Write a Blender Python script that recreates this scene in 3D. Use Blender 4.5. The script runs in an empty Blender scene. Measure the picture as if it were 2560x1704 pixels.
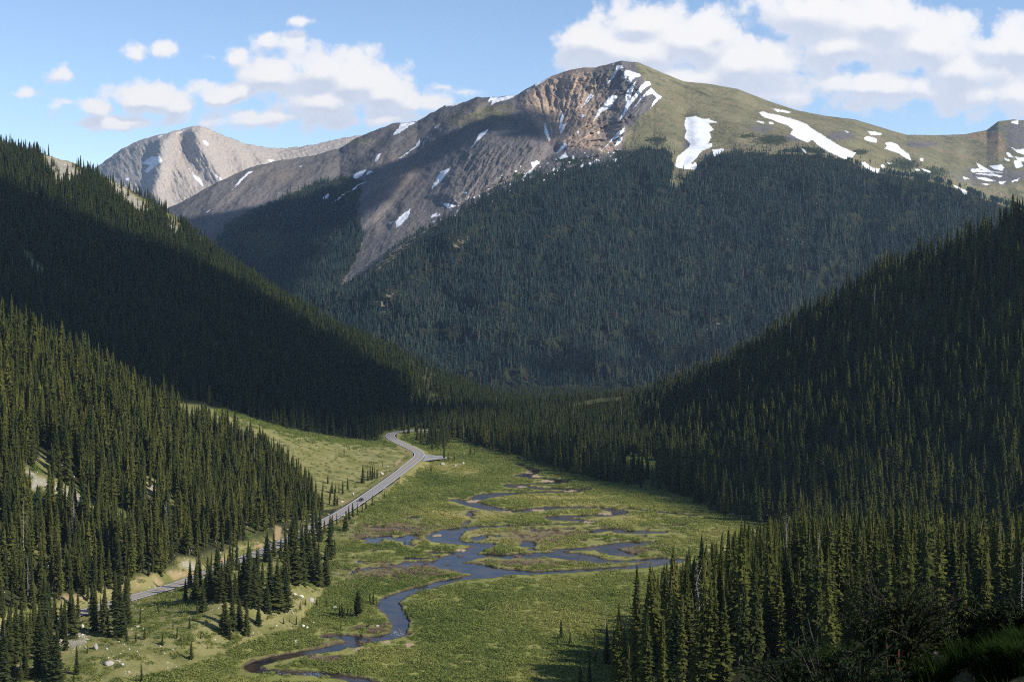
import bpy, math, random
import numpy as np
from mathutils import Vector

RNG = np.random.default_rng(7)
random.seed(7)
F, CX, HZ, H = 3517.0, 1280.0, 660.0, 133.0     # focal length and principal point (2560 px wide photo), eye height above the valley
S = bpy.context.scene
COL = S.collection
SUN_EL, SUN_AZ = math.radians(34), math.radians(20)
SUN = np.array([math.cos(SUN_EL)*math.cos(SUN_AZ), -math.cos(SUN_EL)*math.sin(SUN_AZ), math.sin(SUN_EL)])

# ------------------------------------------------------------------ maths
def ip(x, pts):
    p = np.array(sorted(pts), float)
    return np.interp(x, p[:, 0], p[:, 1])

def sstep(a, b, x):
    t = np.clip((x-a)/(b-a), 0, 1)
    return t*t*(3-2*t)

_perm = np.random.default_rng(3).permutation(4096).astype(np.int64)
_gr = np.random.default_rng(4).uniform(0, 2*np.pi, 4096)
_gx, _gy = np.cos(_gr), np.sin(_gr)
def noise(x, y):
    x = np.asarray(x, float); y = np.asarray(y, float)
    xi = np.floor(x).astype(np.int64); yi = np.floor(y).astype(np.int64)
    xf = x-xi; yf = y-yi
    u = xf*xf*xf*(xf*(xf*6-15)+10); v = yf*yf*yf*(yf*(yf*6-15)+10)
    def g(i, j, dx, dy):
        h = _perm[(_perm[i & 4095]+j) & 4095]
        return _gx[h]*dx+_gy[h]*dy
    a = g(xi, yi, xf, yf); b = g(xi+1, yi, xf-1, yf)
    c = g(xi, yi+1, xf, yf-1); d = g(xi+1, yi+1, xf-1, yf-1)
    return 1.5*((a+(b-a)*u)+((c+(d-c)*u)-(a+(b-a)*u))*v)

def fbm(x, y, oct=4, gain=.5, lac=2.03):
    s = 0; a = 1.0; n = 0
    for k in range(oct):
        s = s+a*noise(x+17.3*k, y-9.1*k); n += a; a *= gain; x = x*lac; y = y*lac
    return s/n

def ridged(x, y, oct=4, gain=.5):
    s = 0; a = 1.0; n = 0
    for k in range(oct):
        s = s+a*(1-2*np.abs(noise(x+31.7*k, y+5.3*k))); n += a; a *= gain; x = x*2.07; y = y*2.07
    return s/n

def back(px, py, Y):
    px = np.asarray(px, float); py = np.asarray(py, float); Y = np.asarray(Y, float)
    return np.stack([(px-CX)/F*Y, Y+0*px, H-(py-HZ)/F*Y], -1)

def plane_Y(py, z=0.0):
    return (H-z)*F/(np.asarray(py, float)-HZ)

def poly_sd(px, py, poly):
    """signed distance (+ inside) of points to a polygon"""
    P = np.array(poly, float); n = len(P)
    d = np.full(px.shape, 1e9); ins = np.zeros(px.shape, bool)
    for i in range(n):
        a = P[i]; b = P[(i+1) % n]; e = b-a
        L = max(e@e, 1e-9)
        t = np.clip(((px-a[0])*e[0]+(py-a[1])*e[1])/L, 0, 1)
        d = np.minimum(d, (px-a[0]-t*e[0])**2+(py-a[1]-t*e[1])**2)
        if a[1] != b[1]:
            c = ((a[1] > py) != (b[1] > py)) & (px < (b[0]-a[0])*(py-a[1])/(b[1]-a[1])+a[0])
            ins ^= c
    d = np.sqrt(d)
    return np.where(ins, d, -d)

def poly_field(px, py, polys, pad=12.0):
    """max of signed distances, evaluated near each polygon's bounding box only"""
    out = np.full(px.shape, -pad)
    fx, fy, fo = px.ravel(), py.ravel(), out.ravel()
    for poly in polys:
        P = np.array(poly, float)
        lo = P.min(0)-pad; hi = P.max(0)+pad
        m = np.nonzero((fx > lo[0]) & (fx < hi[0]) & (fy > lo[1]) & (fy < hi[1]))[0]
        if len(m):
            fo[m] = np.maximum(fo[m], poly_sd(fx[m], fy[m], poly))
    return fo.reshape(px.shape)

def line_dist(x, y, pts):
    """distance to a polyline, and index+fraction of the closest place along it"""
    P = np.array(pts, float)
    best = np.full(x.shape, 1e18); at = np.zeros(x.shape)
    for i in range(len(P)-1):
        a = P[i, :2]; e = P[i+1, :2]-a; L = max(e@e, 1e-9)
        t = np.clip(((x-a[0])*e[0]+(y-a[1])*e[1])/L, 0, 1)
        d = (x-a[0]-t*e[0])**2+(y-a[1]-t*e[1])**2
        m = d < best
        best = np.where(m, d, best); at = np.where(m, i+t, at)
    return np.sqrt(best), at

def catmull(P, step):
    P = np.array(P, float); out = []
    Q = np.vstack([2*P[0]-P[1], P, 2*P[-1]-P[-2]])
    for i in range(1, len(Q)-2):
        p0, p1, p2, p3 = Q[i-1:i+3]
        n = max(2, int(np.linalg.norm((p2-p1)[:2])/step))
        t = np.linspace(0, 1, n, endpoint=False)[:, None]
        out.append(.5*(2*p1+(p2-p0)*t+(2*p0-5*p1+4*p2-p3)*t*t+(3*p1-p0-3*p2+p3)*t**3))
    return np.vstack(out+[P[-1:]])

def crop(tag, pts):
    ox, oy, k = {'1': (0, 0, 2.7395), '2': (850, 0, 2.7395), '3': (1700, 0, 2.7395), 'A': (0, 1134, 2.7395), 'B': (850, 1134, 2.7395),
                 'C': (800, 1050, 5.479), 'D': (600, 1380, 4.839), 'E': (1400, 1400, 5.122), 'G': (0, 1400, 5.122)}[tag]
    return [(ox+p[0]/k, oy+p[1]/k, *p[2:]) for p in pts]
def cropH(tag, pts):                                   # the same, third value a height in crop pixels
    k = {'A': 2.7395, 'B': 2.7395, 'C': 5.479, 'D': 4.839}[tag]
    return [(x, y, h/k) for x, y, h in crop(tag, pts)]

# ------------------------------------------------------------------ scene helpers
def mesh_np(name, V, faces, smooth=True, mat=None, attrs=None):
    """faces: (n,3) or (n,4) int array"""
    me = bpy.data.meshes.new(name)
    V = np.asarray(V, np.float32).reshape(-1, 3); Fc = np.asarray(faces, np.int32)
    k = Fc.shape[1] if Fc.size else 4
    me.vertices.add(len(V)); me.vertices.foreach_set('co', V.ravel())
    if Fc.size:
        me.loops.add(Fc.size); me.loops.foreach_set('vertex_index', Fc.ravel())
        me.polygons.add(len(Fc)); me.polygons.foreach_set('loop_start', np.arange(0, Fc.size, k, dtype=np.int32))
        me.polygons.foreach_set('use_smooth', np.full(len(Fc), smooth))
    for n, a in (attrs or {}).items():
        a = np.asarray(a, np.float32)
        if a.ndim == 2:
            at = me.attributes.new(n, 'FLOAT_VECTOR', 'POINT'); at.data.foreach_set('vector', a.ravel())
        else:
            at = me.attributes.new(n, 'FLOAT', 'POINT'); at.data.foreach_set('value', a.ravel())
    me.update(calc_edges=True)
    if mat:
        for m in (mat if isinstance(mat, (list, tuple)) else [mat]): me.materials.append(m)
    return me

def link(name, me, parent=None, loc=(0, 0, 0), **tags):
    o = bpy.data.objects.new(name, me); COL.objects.link(o)
    o.location = loc
    if parent: o.parent = parent
    for k, v in tags.items(): o[k] = v
    return o

def thing(name, label, cat, loc=(0, 0, 0), rz=0, group=None):
    o = bpy.data.objects.new(name, None); COL.objects.link(o)
    o.location = loc; o.rotation_euler = (0, 0, rz); o.empty_display_size = .3
    o['label'] = label; o['category'] = cat
    if group: o['group'] = group
    return o

def grid_faces(nr, nc):
    i = np.arange(nr*nc).reshape(nr, nc)
    return np.stack([i[:-1, :-1], i[:-1, 1:], i[1:, 1:], i[1:, :-1]], -1).reshape(-1, 4)

class MB:
    """collects pieces of one mesh"""
    def __init__(s): s.v = []; s.f = []; s.m = []; s.n = 0
    def add(s, V, Fc, mi=0):
        V = np.asarray(V, float); s.v.append(V)
        for f in Fc: s.f.append([i+s.n for i in f]); s.m.append(mi)
        s.n += len(V)
    def box(s, c, d, rz=0, mi=0, top=1.0):
        cx, cy, cz = c; dx, dy, dz = d[0]/2, d[1]/2, d[2]/2
        V = [(x*dx*(top if z > 0 else 1), y*dy*(top if z > 0 else 1), z*dz) for z in (-1, 1) for x, y in ((-1, -1), (1, -1), (1, 1), (-1, 1))]
        cc, ss = math.cos(rz), math.sin(rz)
        V = [(cx+a*cc-b*ss, cy+a*ss+b*cc, cz+z) for a, b, z in V]
        s.add(V, [(3, 2, 1, 0), (4, 5, 6, 7), (0, 1, 5, 4), (1, 2, 6, 5), (2, 3, 7, 6), (3, 0, 4, 7)], mi)
    def tube(s, P, R, n=6, mi=0, cap=True):
        P = np.asarray(P, float); k = len(P); V = []
        for i in range(k):
            d = P[min(i+1, k-1)]-P[max(i-1, 0)]; d = d/(np.linalg.norm(d)+1e-9)
            a = np.cross(d, (0, 0, 1) if abs(d[2]) < .9 else (1, 0, 0)); a /= np.linalg.norm(a); b = np.cross(d, a)
            for j in range(n):
                w = 2*math.pi*j/n
                V.append(P[i]+R[i]*(a*math.cos(w)+b*math.sin(w)))
        Fc = [(i*n+j, i*n+(j+1) % n, (i+1)*n+(j+1) % n, (i+1)*n+j) for i in range(k-1) for j in range(n)]
        if cap: Fc += [tuple(range(n))[::-1], tuple(range((k-1)*n, k*n))]
        s.add(V, Fc, mi)
    def build(s, name, mats, smooth=False):
        me = bpy.data.meshes.new(name)
        V = np.vstack(s.v)
        me.from_pydata(V.tolist(), [], s.f)
        me.polygons.foreach_set('material_index', np.array(s.m, np.int32))
        me.polygons.foreach_set('use_smooth', np.full(len(s.f), smooth))
        for m in (mats if isinstance(mats, (list, tuple)) else [mats]): me.materials.append(m)
        me.update(); return me

# ------------------------------------------------------------------ node helpers
class NT:
    def __init__(s, tree): s.t = tree; tree.nodes.clear()
    def n(s, typ, ins=None, **kw):
        nd = s.t.nodes.new(typ)
        for k, v in kw.items(): setattr(nd, k, v)
        for k, v in (ins or {}).items():
            if isinstance(v, bpy.types.NodeSocket): s.t.links.new(v, nd.inputs[k])
            else: nd.inputs[k].default_value = v
        return nd
    def math(s, op, a, b=0.0, c=None, clamp=False):
        ins = {0: a, 1: b}
        if c is not None: ins[2] = c
        return s.n('ShaderNodeMath', ins, operation=op, use_clamp=clamp).outputs[0]
    def mix(s, fac, a, b, blend='MIX'):
        nd = s.n('ShaderNodeMix', data_type='RGBA', blend_type=blend)
        for i, v in ((0, fac), (6, a), (7, b)):
            if isinstance(v, bpy.types.NodeSocket): s.t.links.new(v, nd.inputs[i])
            else: nd.inputs[i].default_value = (*v, 1) if isinstance(v, tuple) and len(v) == 3 else v
        return nd.outputs[2]
    def attr(s, name, typ='GEOMETRY'):
        return s.n('ShaderNodeAttribute', attribute_name=name, attribute_type=typ)
    def noise(s, vec, scale, detail=4, rough=.55, out=0):
        return s.n('ShaderNodeTexNoise', {'Vector': vec, 'Scale': scale, 'Detail': detail, 'Roughness': rough}).outputs[out]
    def ramp(s, fac, stops, interp='LINEAR'):
        nd = s.n('ShaderNodeValToRGB', {0: fac}); cr = nd.color_ramp; cr.interpolation = interp
        while len(cr.elements) < len(stops): cr.elements.new(.5)
        for e, (p, c) in zip(cr.elements, stops): e.position = p; e.color = (*c, 1)
        return nd.outputs[0]
    def smooth(s, x, a, b):
        nd = s.n('ShaderNodeMapRange', {0: x, 1: a, 2: b, 3: 0.0, 4: 1.0}, interpolation_type='SMOOTHSTEP'); return nd.outputs[0]

def material(name):
    m = bpy.data.materials.new(name); m.use_nodes = True
    return m, NT(m.node_tree)

def principled(nt, col, rough=.9, normal=None, spec=.15, **kw):
    ins = {'Base Color': col if isinstance(col, bpy.types.NodeSocket) else (*col, 1), 'Roughness': rough, 'Specular IOR Level': spec}
    if normal is not None: ins['Normal'] = normal
    ins.update(kw)
    p = nt.n('ShaderNodeBsdfPrincipled', ins)
    nt.n('ShaderNodeOutputMaterial', {'Surface': p.outputs[0]})
    return p

def simple_mat(name, col, rough=.7, metal=0, var=.25, scale=3.0, spec=.3):
    m, nt = material(name)
    tc = nt.n('ShaderNodeTexCoord').outputs['Object']
    n = nt.noise(tc, scale, 5)
    c = nt.mix(n, tuple(v*(1-var) for v in col), tuple(min(1, v*(1+var)) for v in col))
    principled(nt, c, rough, spec=spec, Metallic=metal)
    return m

# ------------------------------------------------------------------ materials
def leaf_mat(name, stops, trans=.12, tint='INSTANCER', jitter=.35, nscale=1.1):
    m, nt = material(name)
    t = nt.attr('tint', tint).outputs['Fac']
    tc = nt.n('ShaderNodeTexCoord').outputs['Object']
    c = nt.ramp(t, stops)
    n = nt.noise(tc, nscale, 3)
    f = nt.math('MULTIPLY_ADD', n, 2*jitter, 1-jitter)
    c = nt.n('ShaderNodeVectorMath', {0: c, 1: nt.n('ShaderNodeCombineXYZ', {0: f, 1: f, 2: f}).outputs[0]}, operation='MULTIPLY').outputs[0]
    d = nt.n('ShaderNodeBsdfDiffuse', {'Color': c})
    tr = nt.n('ShaderNodeBsdfTranslucent', {'Color': c})
    mx = nt.n('ShaderNodeMixShader', {0: trans, 1: d.outputs[0], 2: tr.outputs[0]})
    nt.n('ShaderNodeOutputMaterial', {'Surface': mx.outputs[0]})
    return m

M = {}
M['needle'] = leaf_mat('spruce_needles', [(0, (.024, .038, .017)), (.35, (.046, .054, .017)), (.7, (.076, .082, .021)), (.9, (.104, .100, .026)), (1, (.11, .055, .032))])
M['far_needle'] = leaf_mat('mountain_spruce_needles', [(0, (.015, .033, .036)), (.5, (.034, .056, .048)), (.85, (.066, .086, .058)), (.95, (.070, .052, .045)), (1, (.085, .055, .05))])  # blue of the distant haze mixed into the needle colours
M['willow'] = leaf_mat('willow_leaves', [(0, (.140, .185, .048)), (.25, (.210, .245, .068)), (.5, (.325, .325, .098)), (.72, (.48, .42, .16)), (.86, (.25, .18, .12)), (1, (.30, .22, .18))], .4, jitter=.15)
M['aspen'] = leaf_mat('bright_leaves', [(0, (.06, .12, .025)), (1, (.12, .19, .035))], .25)
M['bark'] = simple_mat('grey_brown_bark', (.16, .125, .095), .95, var=.4, scale=4)
M['dead'] = simple_mat('weathered_dead_wood', (.24, .215, .19), .9, var=.3, scale=3)
M['rock'] = simple_mat('pale_granite', (.50, .47, .41), .9, var=.35, scale=1.3)
M['rock2'] = simple_mat('grey_granite', (.33, .31, .28), .9, var=.4, scale=1.6)

def valley_mat():
    m, nt = material('valley_meadow')
    P = nt.n('ShaderNodeNewGeometry').outputs['Position']
    big = nt.noise(P, .02, 5); med = nt.noise(P, .12, 5); fine = nt.noise(P, 1.1, 4, .65)
    c = nt.mix(nt.smooth(big, .35, .65), (.165, .19, .048), (.27, .265, .082))
    c = nt.mix(nt.smooth(med, .4, .7), c, (.165, .16, .056))
    c = nt.mix(nt.attr('dry').outputs['Fac'], c, nt.mix(med, (.22, .20, .075), (.30, .26, .11)))
    c = nt.mix(nt.attr('brown').outputs['Fac'], c, (.13, .095, .065))
    c = nt.mix(nt.math('MULTIPLY', nt.smooth(fine, .52, .72), .5), c, (.075, .09, .026))
    c = nt.mix(nt.attr('mud').outputs['Fac'], c, nt.mix(fine, (.055, .042, .028), (.10, .08, .05)))
    c = nt.mix(nt.attr('sand').outputs['Fac'], c, nt.mix(fine, (.30, .22, .15), (.40, .31, .21)))
    c = nt.mix(nt.attr('wood').outputs['Fac'], c, (.032, .034, .016))  # forest floor, darkened to paint the shade between trunks
    b = nt.n('ShaderNodeBump', {'Strength': .6, 'Distance': .5, 'Height': fine})
    principled(nt, c, .95, b.outputs[0], .05)
    return m

def hill_mat():
    m, nt = material('hillside_ground')
    P = nt.n('ShaderNodeNewGeometry').outputs['Position']
    med = nt.noise(P, .06, 5); fine = nt.noise(P, .9, 5, .65); fine2 = nt.noise(P, 3.5, 3, .6)
    c = nt.mix(nt.smooth(med, .35, .65), (.026, .027, .014), (.045, .052, .018))  # forest ground kept dark to deepen the shaded gaps between trees
    g = nt.mix(nt.smooth(nt.noise(P, .09, 6), .38, .64), (.22, .205, .085), (.135, .14, .045))
    c = nt.mix(nt.attr('grass').outputs['Fac'], c, g)
    c = nt.mix(nt.math('MULTIPLY', nt.smooth(fine, .55, .7), .55), c, (.07, .07, .024))
    c = nt.mix(nt.attr('dirt').outputs['Fac'], c, nt.mix(fine, (.40, .29, .17), (.24, .17, .10)))
    c = nt.mix(nt.attr('rock').outputs['Fac'], c, nt.mix(nt.smooth(fine2, .35, .65), (.44, .40, .33), (.15, .14, .115)))
    b = nt.n('ShaderNodeBump', {'Strength': .7, 'Distance': .6, 'Height': fine})
    principled(nt, c, .95, b.outputs[0], .05)
    return m

def mountain_mat(name, pale=False):
    m, nt = material(name)
    P = nt.n('ShaderNodeNewGeometry').outputs['Position']
    # streaks that run down the slope: noise squeezed in height
    sq = nt.n('ShaderNodeMapping', {'Vector': P, 'Scale': (.016, .005, .004)}).outputs[0]
    streak = nt.noise(sq, 1.0, 6, .6)
    big = nt.noise(P, .004, 5); med = nt.noise(P, .02, 6, .62); fine = nt.noise(P, .09, 5, .65)
    if pale:
        c = nt.mix(nt.smooth(streak, .36, .62), (.355, .335, .305), (.42, .365, .315))
        c = nt.mix(nt.smooth(fine, .42, .66), c, (.27, .25, .225))
        c = nt.mix(nt.math('MULTIPLY', nt.attr('warm_sunlit').outputs['Fac'], .5), c, (.42, .35, .29))
    else:
        c = nt.mix(nt.smooth(streak, .38, .62), (.104, .100, .104), (.148, .136, .133))
        c = nt.mix(nt.smooth(med, .45, .7), c, (.125, .118, .105))
        warm_sunlit = nt.mix(nt.smooth(streak, .4, .6), (.43, .315, .225), (.29, .22, .17))
        warm_sunlit = nt.mix(nt.smooth(fine, .5, .7), warm_sunlit, (.17, .135, .11))
        c = nt.mix(nt.attr('warm_sunlit').outputs['Fac'], c, warm_sunlit)
        c = nt.mix(nt.attr('scree').outputs['Fac'], c, nt.mix(streak, (.155, .140, .137), (.205, .180, .170)))
    c = nt.mix(nt.math('MULTIPLY', nt.smooth(nt.noise(P, .21, 4, .65), .52, .66), .55), c, (.06, .056, .056))
    g = nt.mix(nt.smooth(big, .35, .65), (.145, .137, .074), (.20, .182, .105))
    g = nt.mix(nt.smooth(med, .46, .68), g, (.105, .104, .058))
    g = nt.mix(nt.math('MULTIPLY', nt.smooth(streak, .52, .72), .55), g, (.21, .165, .095))
    gm = nt.math('ADD', nt.attr('grass').outputs['Fac'], nt.math('MULTIPLY', nt.math('SUBTRACT', med, .5), .9))
    g = nt.mix(nt.math('MULTIPLY', nt.smooth(nt.noise(P, .011, 5, .6), .5, .68), .7), g, (.20, .155, .10))
    c = nt.mix(nt.smooth(gm, .35, .65), c, g)
    c = nt.mix(nt.attr('orange').outputs['Fac'], c, nt.mix(streak, (.46, .27, .14), (.36, .25, .15)))
    vm = nt.math('ADD', nt.attr('veg').outputs['Fac'], nt.math('MULTIPLY', nt.math('SUBTRACT', fine, .5), 1.1))
    c = nt.mix(nt.smooth(vm, .4, .6), c, (.036, .044, .022))
    c = nt.mix(nt.smooth(nt.math('ADD', nt.attr('wood').outputs['Fac'], nt.math('MULTIPLY', nt.math('SUBTRACT', fine, .5), .8)), .4, .6), c, (.026, .030, .016))  # wood floor darkened so the gaps between trees read as shade
    rk = nt.math('ADD', nt.attr('bare').outputs['Fac'], nt.math('MULTIPLY', nt.math('SUBTRACT', fine, .5), 1.4))
    c = nt.mix(nt.smooth(rk, .45, .6), c, nt.mix(fine, (.10, .095, .06), (.33, .29, .23)))
    sn = nt.math('ADD', nt.attr('snow').outputs['Fac'], nt.math('MULTIPLY', nt.math('SUBTRACT', nt.noise(P, .06, 6, .75), .5), 5.0))
    smask = nt.smooth(sn, -.35, .35)
    c = nt.mix(smask, c, nt.mix(nt.smooth(med, .35, .7), (.74, .77, .82), (.62, .64, .68)))
    b = nt.n('ShaderNodeBump', {'Strength': .5, 'Distance': 9.0, 'Height': nt.math('ADD', nt.math('MULTIPLY', med, 1.2), fine)})
    nt.t.links.new(nt.math('SUBTRACT', .75, nt.math('MULTIPLY', smask, .7)), b.inputs['Strength'])
    principled(nt, c, .95, b.outputs[0], .05)
    return m

def water_mat():
    m, nt = material('stream_water')
    P = nt.n('ShaderNodeNewGeometry').outputs['Position']
    w = nt.noise(P, 1.6, 4, .6); w2 = nt.noise(P, .12, 3)
    b = nt.n('ShaderNodeBump', {'Strength': .22, 'Distance': .12, 'Height': w})
    c = nt.mix(nt.smooth(w2, .4, .65), (.016, .016, .018), (.045, .032, .022))
    rap = nt.attr('foam').outputs['Fac']
    c = nt.mix(nt.math('MULTIPLY', rap, nt.smooth(w, .55, .7)), c, (.8, .8, .8))
    principled(nt, c, .10, b.outputs[0], .12)
    return m

def asphalt_mat():
    m, nt = material('asphalt')
    P = nt.n('ShaderNodeNewGeometry').outputs['Position']
    n = nt.noise(P, .6, 5, .7); n2 = nt.noise(P, 12, 2)
    c = nt.mix(n, (.24, .235, .23), (.31, .30, .295))
    c = nt.mix(nt.math('MULTIPLY', n2, .3), c, (.12, .12, .12))
    trk = nt.attr('track').outputs['Fac']
    c = nt.mix(nt.math('MULTIPLY', trk, .35), c, (.12, .118, .115))
    principled(nt, c, .85, None, .2)
    return m

M['valley'] = valley_mat(); M['hill'] = hill_mat(); M['mountain'] = mountain_mat('mountain_slope'); M['pale'] = mountain_mat('bare_peak_rock', True)
M['water'] = water_mat(); M['asphalt'] = asphalt_mat()
M['white_paint'] = simple_mat('white_road_paint', (.72, .72, .70), .7, var=.15, scale=.8)
M['yellow_paint'] = simple_mat('yellow_road_paint', (.66, .36, .07), .7, var=.2, scale=.8)
M['gravel'] = simple_mat('grey_gravel', (.27, .26, .25), .95, var=.3, scale=.7)

# ------------------------------------------------------------------ road and stream courses
_rd = [(-160, 1640), (-60, 1607), (51, 1577), (128, 1552), (204, 1530), (283, 1506), (369, 1482), (423, 1466), (474, 1450), (580, 1404), (642, 1384), (700, 1358), (781, 1318), (821, 1298),
       (860, 1277), (901, 1250), (960, 1209), (1007, 1174), (1035, 1152), (1048, 1140), (1049, 1132), (1037, 1123), (1010, 1111), (986, 1099), (975, 1091), (975, 1085), (984, 1080.5), (1003, 1077.5), (1040, 1075.5), (1110, 1073.5), (1180, 1072)]
ROAD_Z = 1.6
ROAD = catmull([back(x, y, plane_Y(y, ROAD_Z))[:2].tolist()+[ROAD_Z] for x, y in _rd], 3.0)
ROAD[:, 0] = np.convolve(np.pad(ROAD[:, 0], 4, mode='edge'), np.ones(9)/9, 'valid'); ROAD[:, 1] = np.convolve(np.pad(ROAD[:, 1], 4, mode='edge'), np.ones(9)/9, 'valid')
_T = np.gradient(ROAD[:, :2], axis=0); _T /= np.linalg.norm(_T, axis=1)[:, None]
RN = np.stack([_T[:, 1], -_T[:, 0]], 1)          # to the right of travel away from the camera
ROAD_HW = 3.7

_st = [  # stream strokes: (x, y, width in metres)
 crop('D', [(1600, 1600, 7), (1450, 1552, 7), (1250, 1505, 6), (900, 1468, 6), (500, 1455, 6), (250, 1430, 7), (130, 1395, 7), (200, 1345, 8), (350, 1300, 8), (550, 1262, 8), (800, 1212, 8), (1050, 1172, 9), (1300, 1122, 11), (1500, 1072, 12), (1700, 1032, 12), (1850, 1005, 8), (1920, 960, 7), (1935, 890, 8), (1925, 810, 9), (1860, 720, 10), (1800, 640, 11), (1830, 570, 11), (2000, 490, 9), (2226, 420, 8)]),
 crop('D', [(1700, 1020, 6), (1900, 1000, 10), (2000, 995, 5)]),
 crop('D', [(1080, 1020, 7), (1200, 1010, 9), (1400, 1050, 13), (1560, 1060, 13)]), crop('D', [(1400, 925, 4), (1500, 900, 4)]),
 crop('B', [(380, 985, 7), (550, 925, 8), (700, 880, 8), (850, 850, 9), (990, 835, 13), (1150, 808, 15), (1350, 815, 9), (1600, 800, 8), (1850, 785, 8), (2050, 770, 9), (2200, 742, 14), (2320, 725, 9)]),
 crop('B', [(780, 725, 15), (1000, 693, 9), (1150, 703, 14), (1350, 693, 14), (1500, 690, 16), (1650, 712, 18), (1800, 738, 10), (2000, 735, 8), (2200, 718, 8)]),
 crop('B', [(1500, 660, 8), (1650, 650, 8), (1800, 640, 12), (1900, 628, 14), (2050, 612, 13), (2130, 605, 6)]), crop('B', [(1820, 655, 12), (1900, 680, 13), (1980, 692, 8)]),
 crop('B', [(1000, 622, 10), (960, 640, 10), (900, 660, 11), (850, 690, 14), (780, 722, 18), (720, 752, 15), (850, 775, 22), (1000, 800, 22), (1150, 812, 14)]),
 crop('B', [(1000, 622, 10), (900, 615, 9), (800, 605, 10), (720, 590, 16), (710, 560, 18), (760, 530, 15), (850, 511, 10), (950, 501, 7), (1080, 496, 5), (1200, 490, 4), (1350, 485, 3.5), (1500, 480, 3.5), (1600, 473, 4), (1740, 466, 6), (1680, 462, 8), (1580, 447, 8), (1480, 441, 11), (1450, 431, 7), (1560, 425, 6), (1700, 424, 7), (1850, 414, 10), (1915, 401, 9), (1880, 386, 8), (1780, 373, 7), (1600, 367, 7), (1450, 369, 8), (1330, 381, 12), (1250, 392, 9), (1150, 391, 8), (1050, 379, 9), (950, 352, 11), (870, 331, 11), (775, 314, 6)]),
 crop('B', [(900, 326, 7), (950, 306, 8), (1000, 286, 12), (1100, 276, 11), (1200, 270, 7), (1400, 262, 4), (1600, 256, 8), (1680, 243, 7), (1600, 238, 7), (1400, 238, 7), (1250, 225, 12), (1165, 214, 8), (1300, 206, 5), (1450, 196, 9), (1535, 187, 9), (1480, 176, 8), (1400, 168, 5), (1300, 161, 8), (1240, 151, 9), (1300, 135, 8), (1340, 118, 6), (1300, 100, 5), (1210, 68, 4)]),
 crop('B', [(1725, 537, 6), (1800, 521, 9), (1870, 516, 8), (1920, 530, 9), (2050, 536, 10), (2210, 535, 5)]), crop('B', [(1740, 587, 2.5), (1800, 588, 2)]),
 crop('B', [(-40, 828, 10), (20, 812, 13), (100, 800, 14), (250, 782, 10), (400, 765, 14), (500, 755, 14), (650, 748, 16)]), crop('B', [(10, 735, 6), (100, 737, 8), (175, 735, 6)]),
 crop('B', [(190, 500, 6), (300, 500, 7), (450, 506, 6), (530, 515, 5)]), crop('B', [(470, 715, 7), (560, 715, 6), (640, 708, 6)]), crop('B', [(620, 676, 6), (760, 676, 5)]),
 crop('B', [(1960, 372, 3), (2100, 385, 4), (2250, 405, 4), (2420, 420, 4)]), crop('B', [(2200, 490, 3), (2356, 485, 4)]),
]
STREAM = []
for s in _st:
    STREAM.append(catmull([back(x, y, plane_Y(y, -.3))[:2].tolist()+[w] for x, y, w in s], 5.0))
_sand = crop('B', [(1340, 150, 4), (1290, 126, 3), (1420, 184, 4), (1250, 221, 4), (1560, 251, 3), (1600, 246, 2.5), (1690, 462, 3.5), (1350, 383, 5), (900, 321, 5), (940, 316, 3), (1820, 405, 4), (665, 554, 3), (830, 655, 3), (1130, 391, 2.5), (1160, 393, 2.5)]) + crop('D', [(1500, 1172, 3.5), (1560, 1165, 2), (1790, 1083, 2.2), (2070, 1120, 2.6)]) 
SAND = np.array([back(x, y, plane_Y(y))[:2].tolist()+[r] for x, y, r in _sand])

def water_sd(x, y):
    """metres inside (+) or outside (-) the water, natural edges"""
    out = np.full(x.shape, -30.0)
    fx, fy, fo = x.ravel(), y.ravel(), out.ravel()
    for P in STREAM:
        lo, hi = P[:, :2].min(0)-20, P[:, :2].max(0)+20
        m = np.nonzero((fx > lo[0]) & (fx < hi[0]) & (fy > lo[1]) & (fy < hi[1]))[0]
        if not len(m): continue
        d, at = line_dist(fx[m], fy[m], P)
        w = np.interp(at, np.arange(len(P)), P[:, 2]*np.interp(P[:, 1], [600, 720, 800], [.80, .95, 1.08]))/2
        fo[m] = np.maximum(fo[m], w-d)
    e = 1.3*fbm(x/7, y/7, 3)+.5*noise(x/1.8, y/1.8)
    o = fo.reshape(x.shape)
    py = HZ+H*F/np.maximum(y, 1); px = CX+F*x/np.maximum(y, 1)
    isl = np.exp(-((px-960)/130)**2-((py-1428)/30)**2)+.7*np.exp(-((px-950)/110)**2-((py-1318)/14)**2)+.6*np.exp(-((px-900)/60)**2-((py-1600)/22)**2)+.5*np.exp(-((px-1280)/60)**2-((py-1398)/14)**2)
    wet = np.exp(-((px-1080)/300)**2-((py-1350)/75)**2)+.8*np.exp(-((px-1560)/150)**2-((py-1350)/45)**2)
    o = np.maximum(o, np.where((wet > .15) & (o < -3.5), 16*(fbm(x/15+40, y/24, 3)*np.clip(wet, 0, 1)-.215), -30))
    return o+np.where(o > -20, e-12*np.clip(isl, 0, 1)*np.clip(fbm(x/5, y/8, 3)+.2, 0, 1), 0)

def sand_f(x, y):
    out = np.zeros(x.shape)
    for sx, sy, r in SAND:
        d = np.hypot((x-sx)/1.25, (y-sy)/1.25)/r
        out = np.maximum(out, sstep(.85, .45, d+.45*noise(x/2.5, y/2.5)))
    return out

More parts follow.
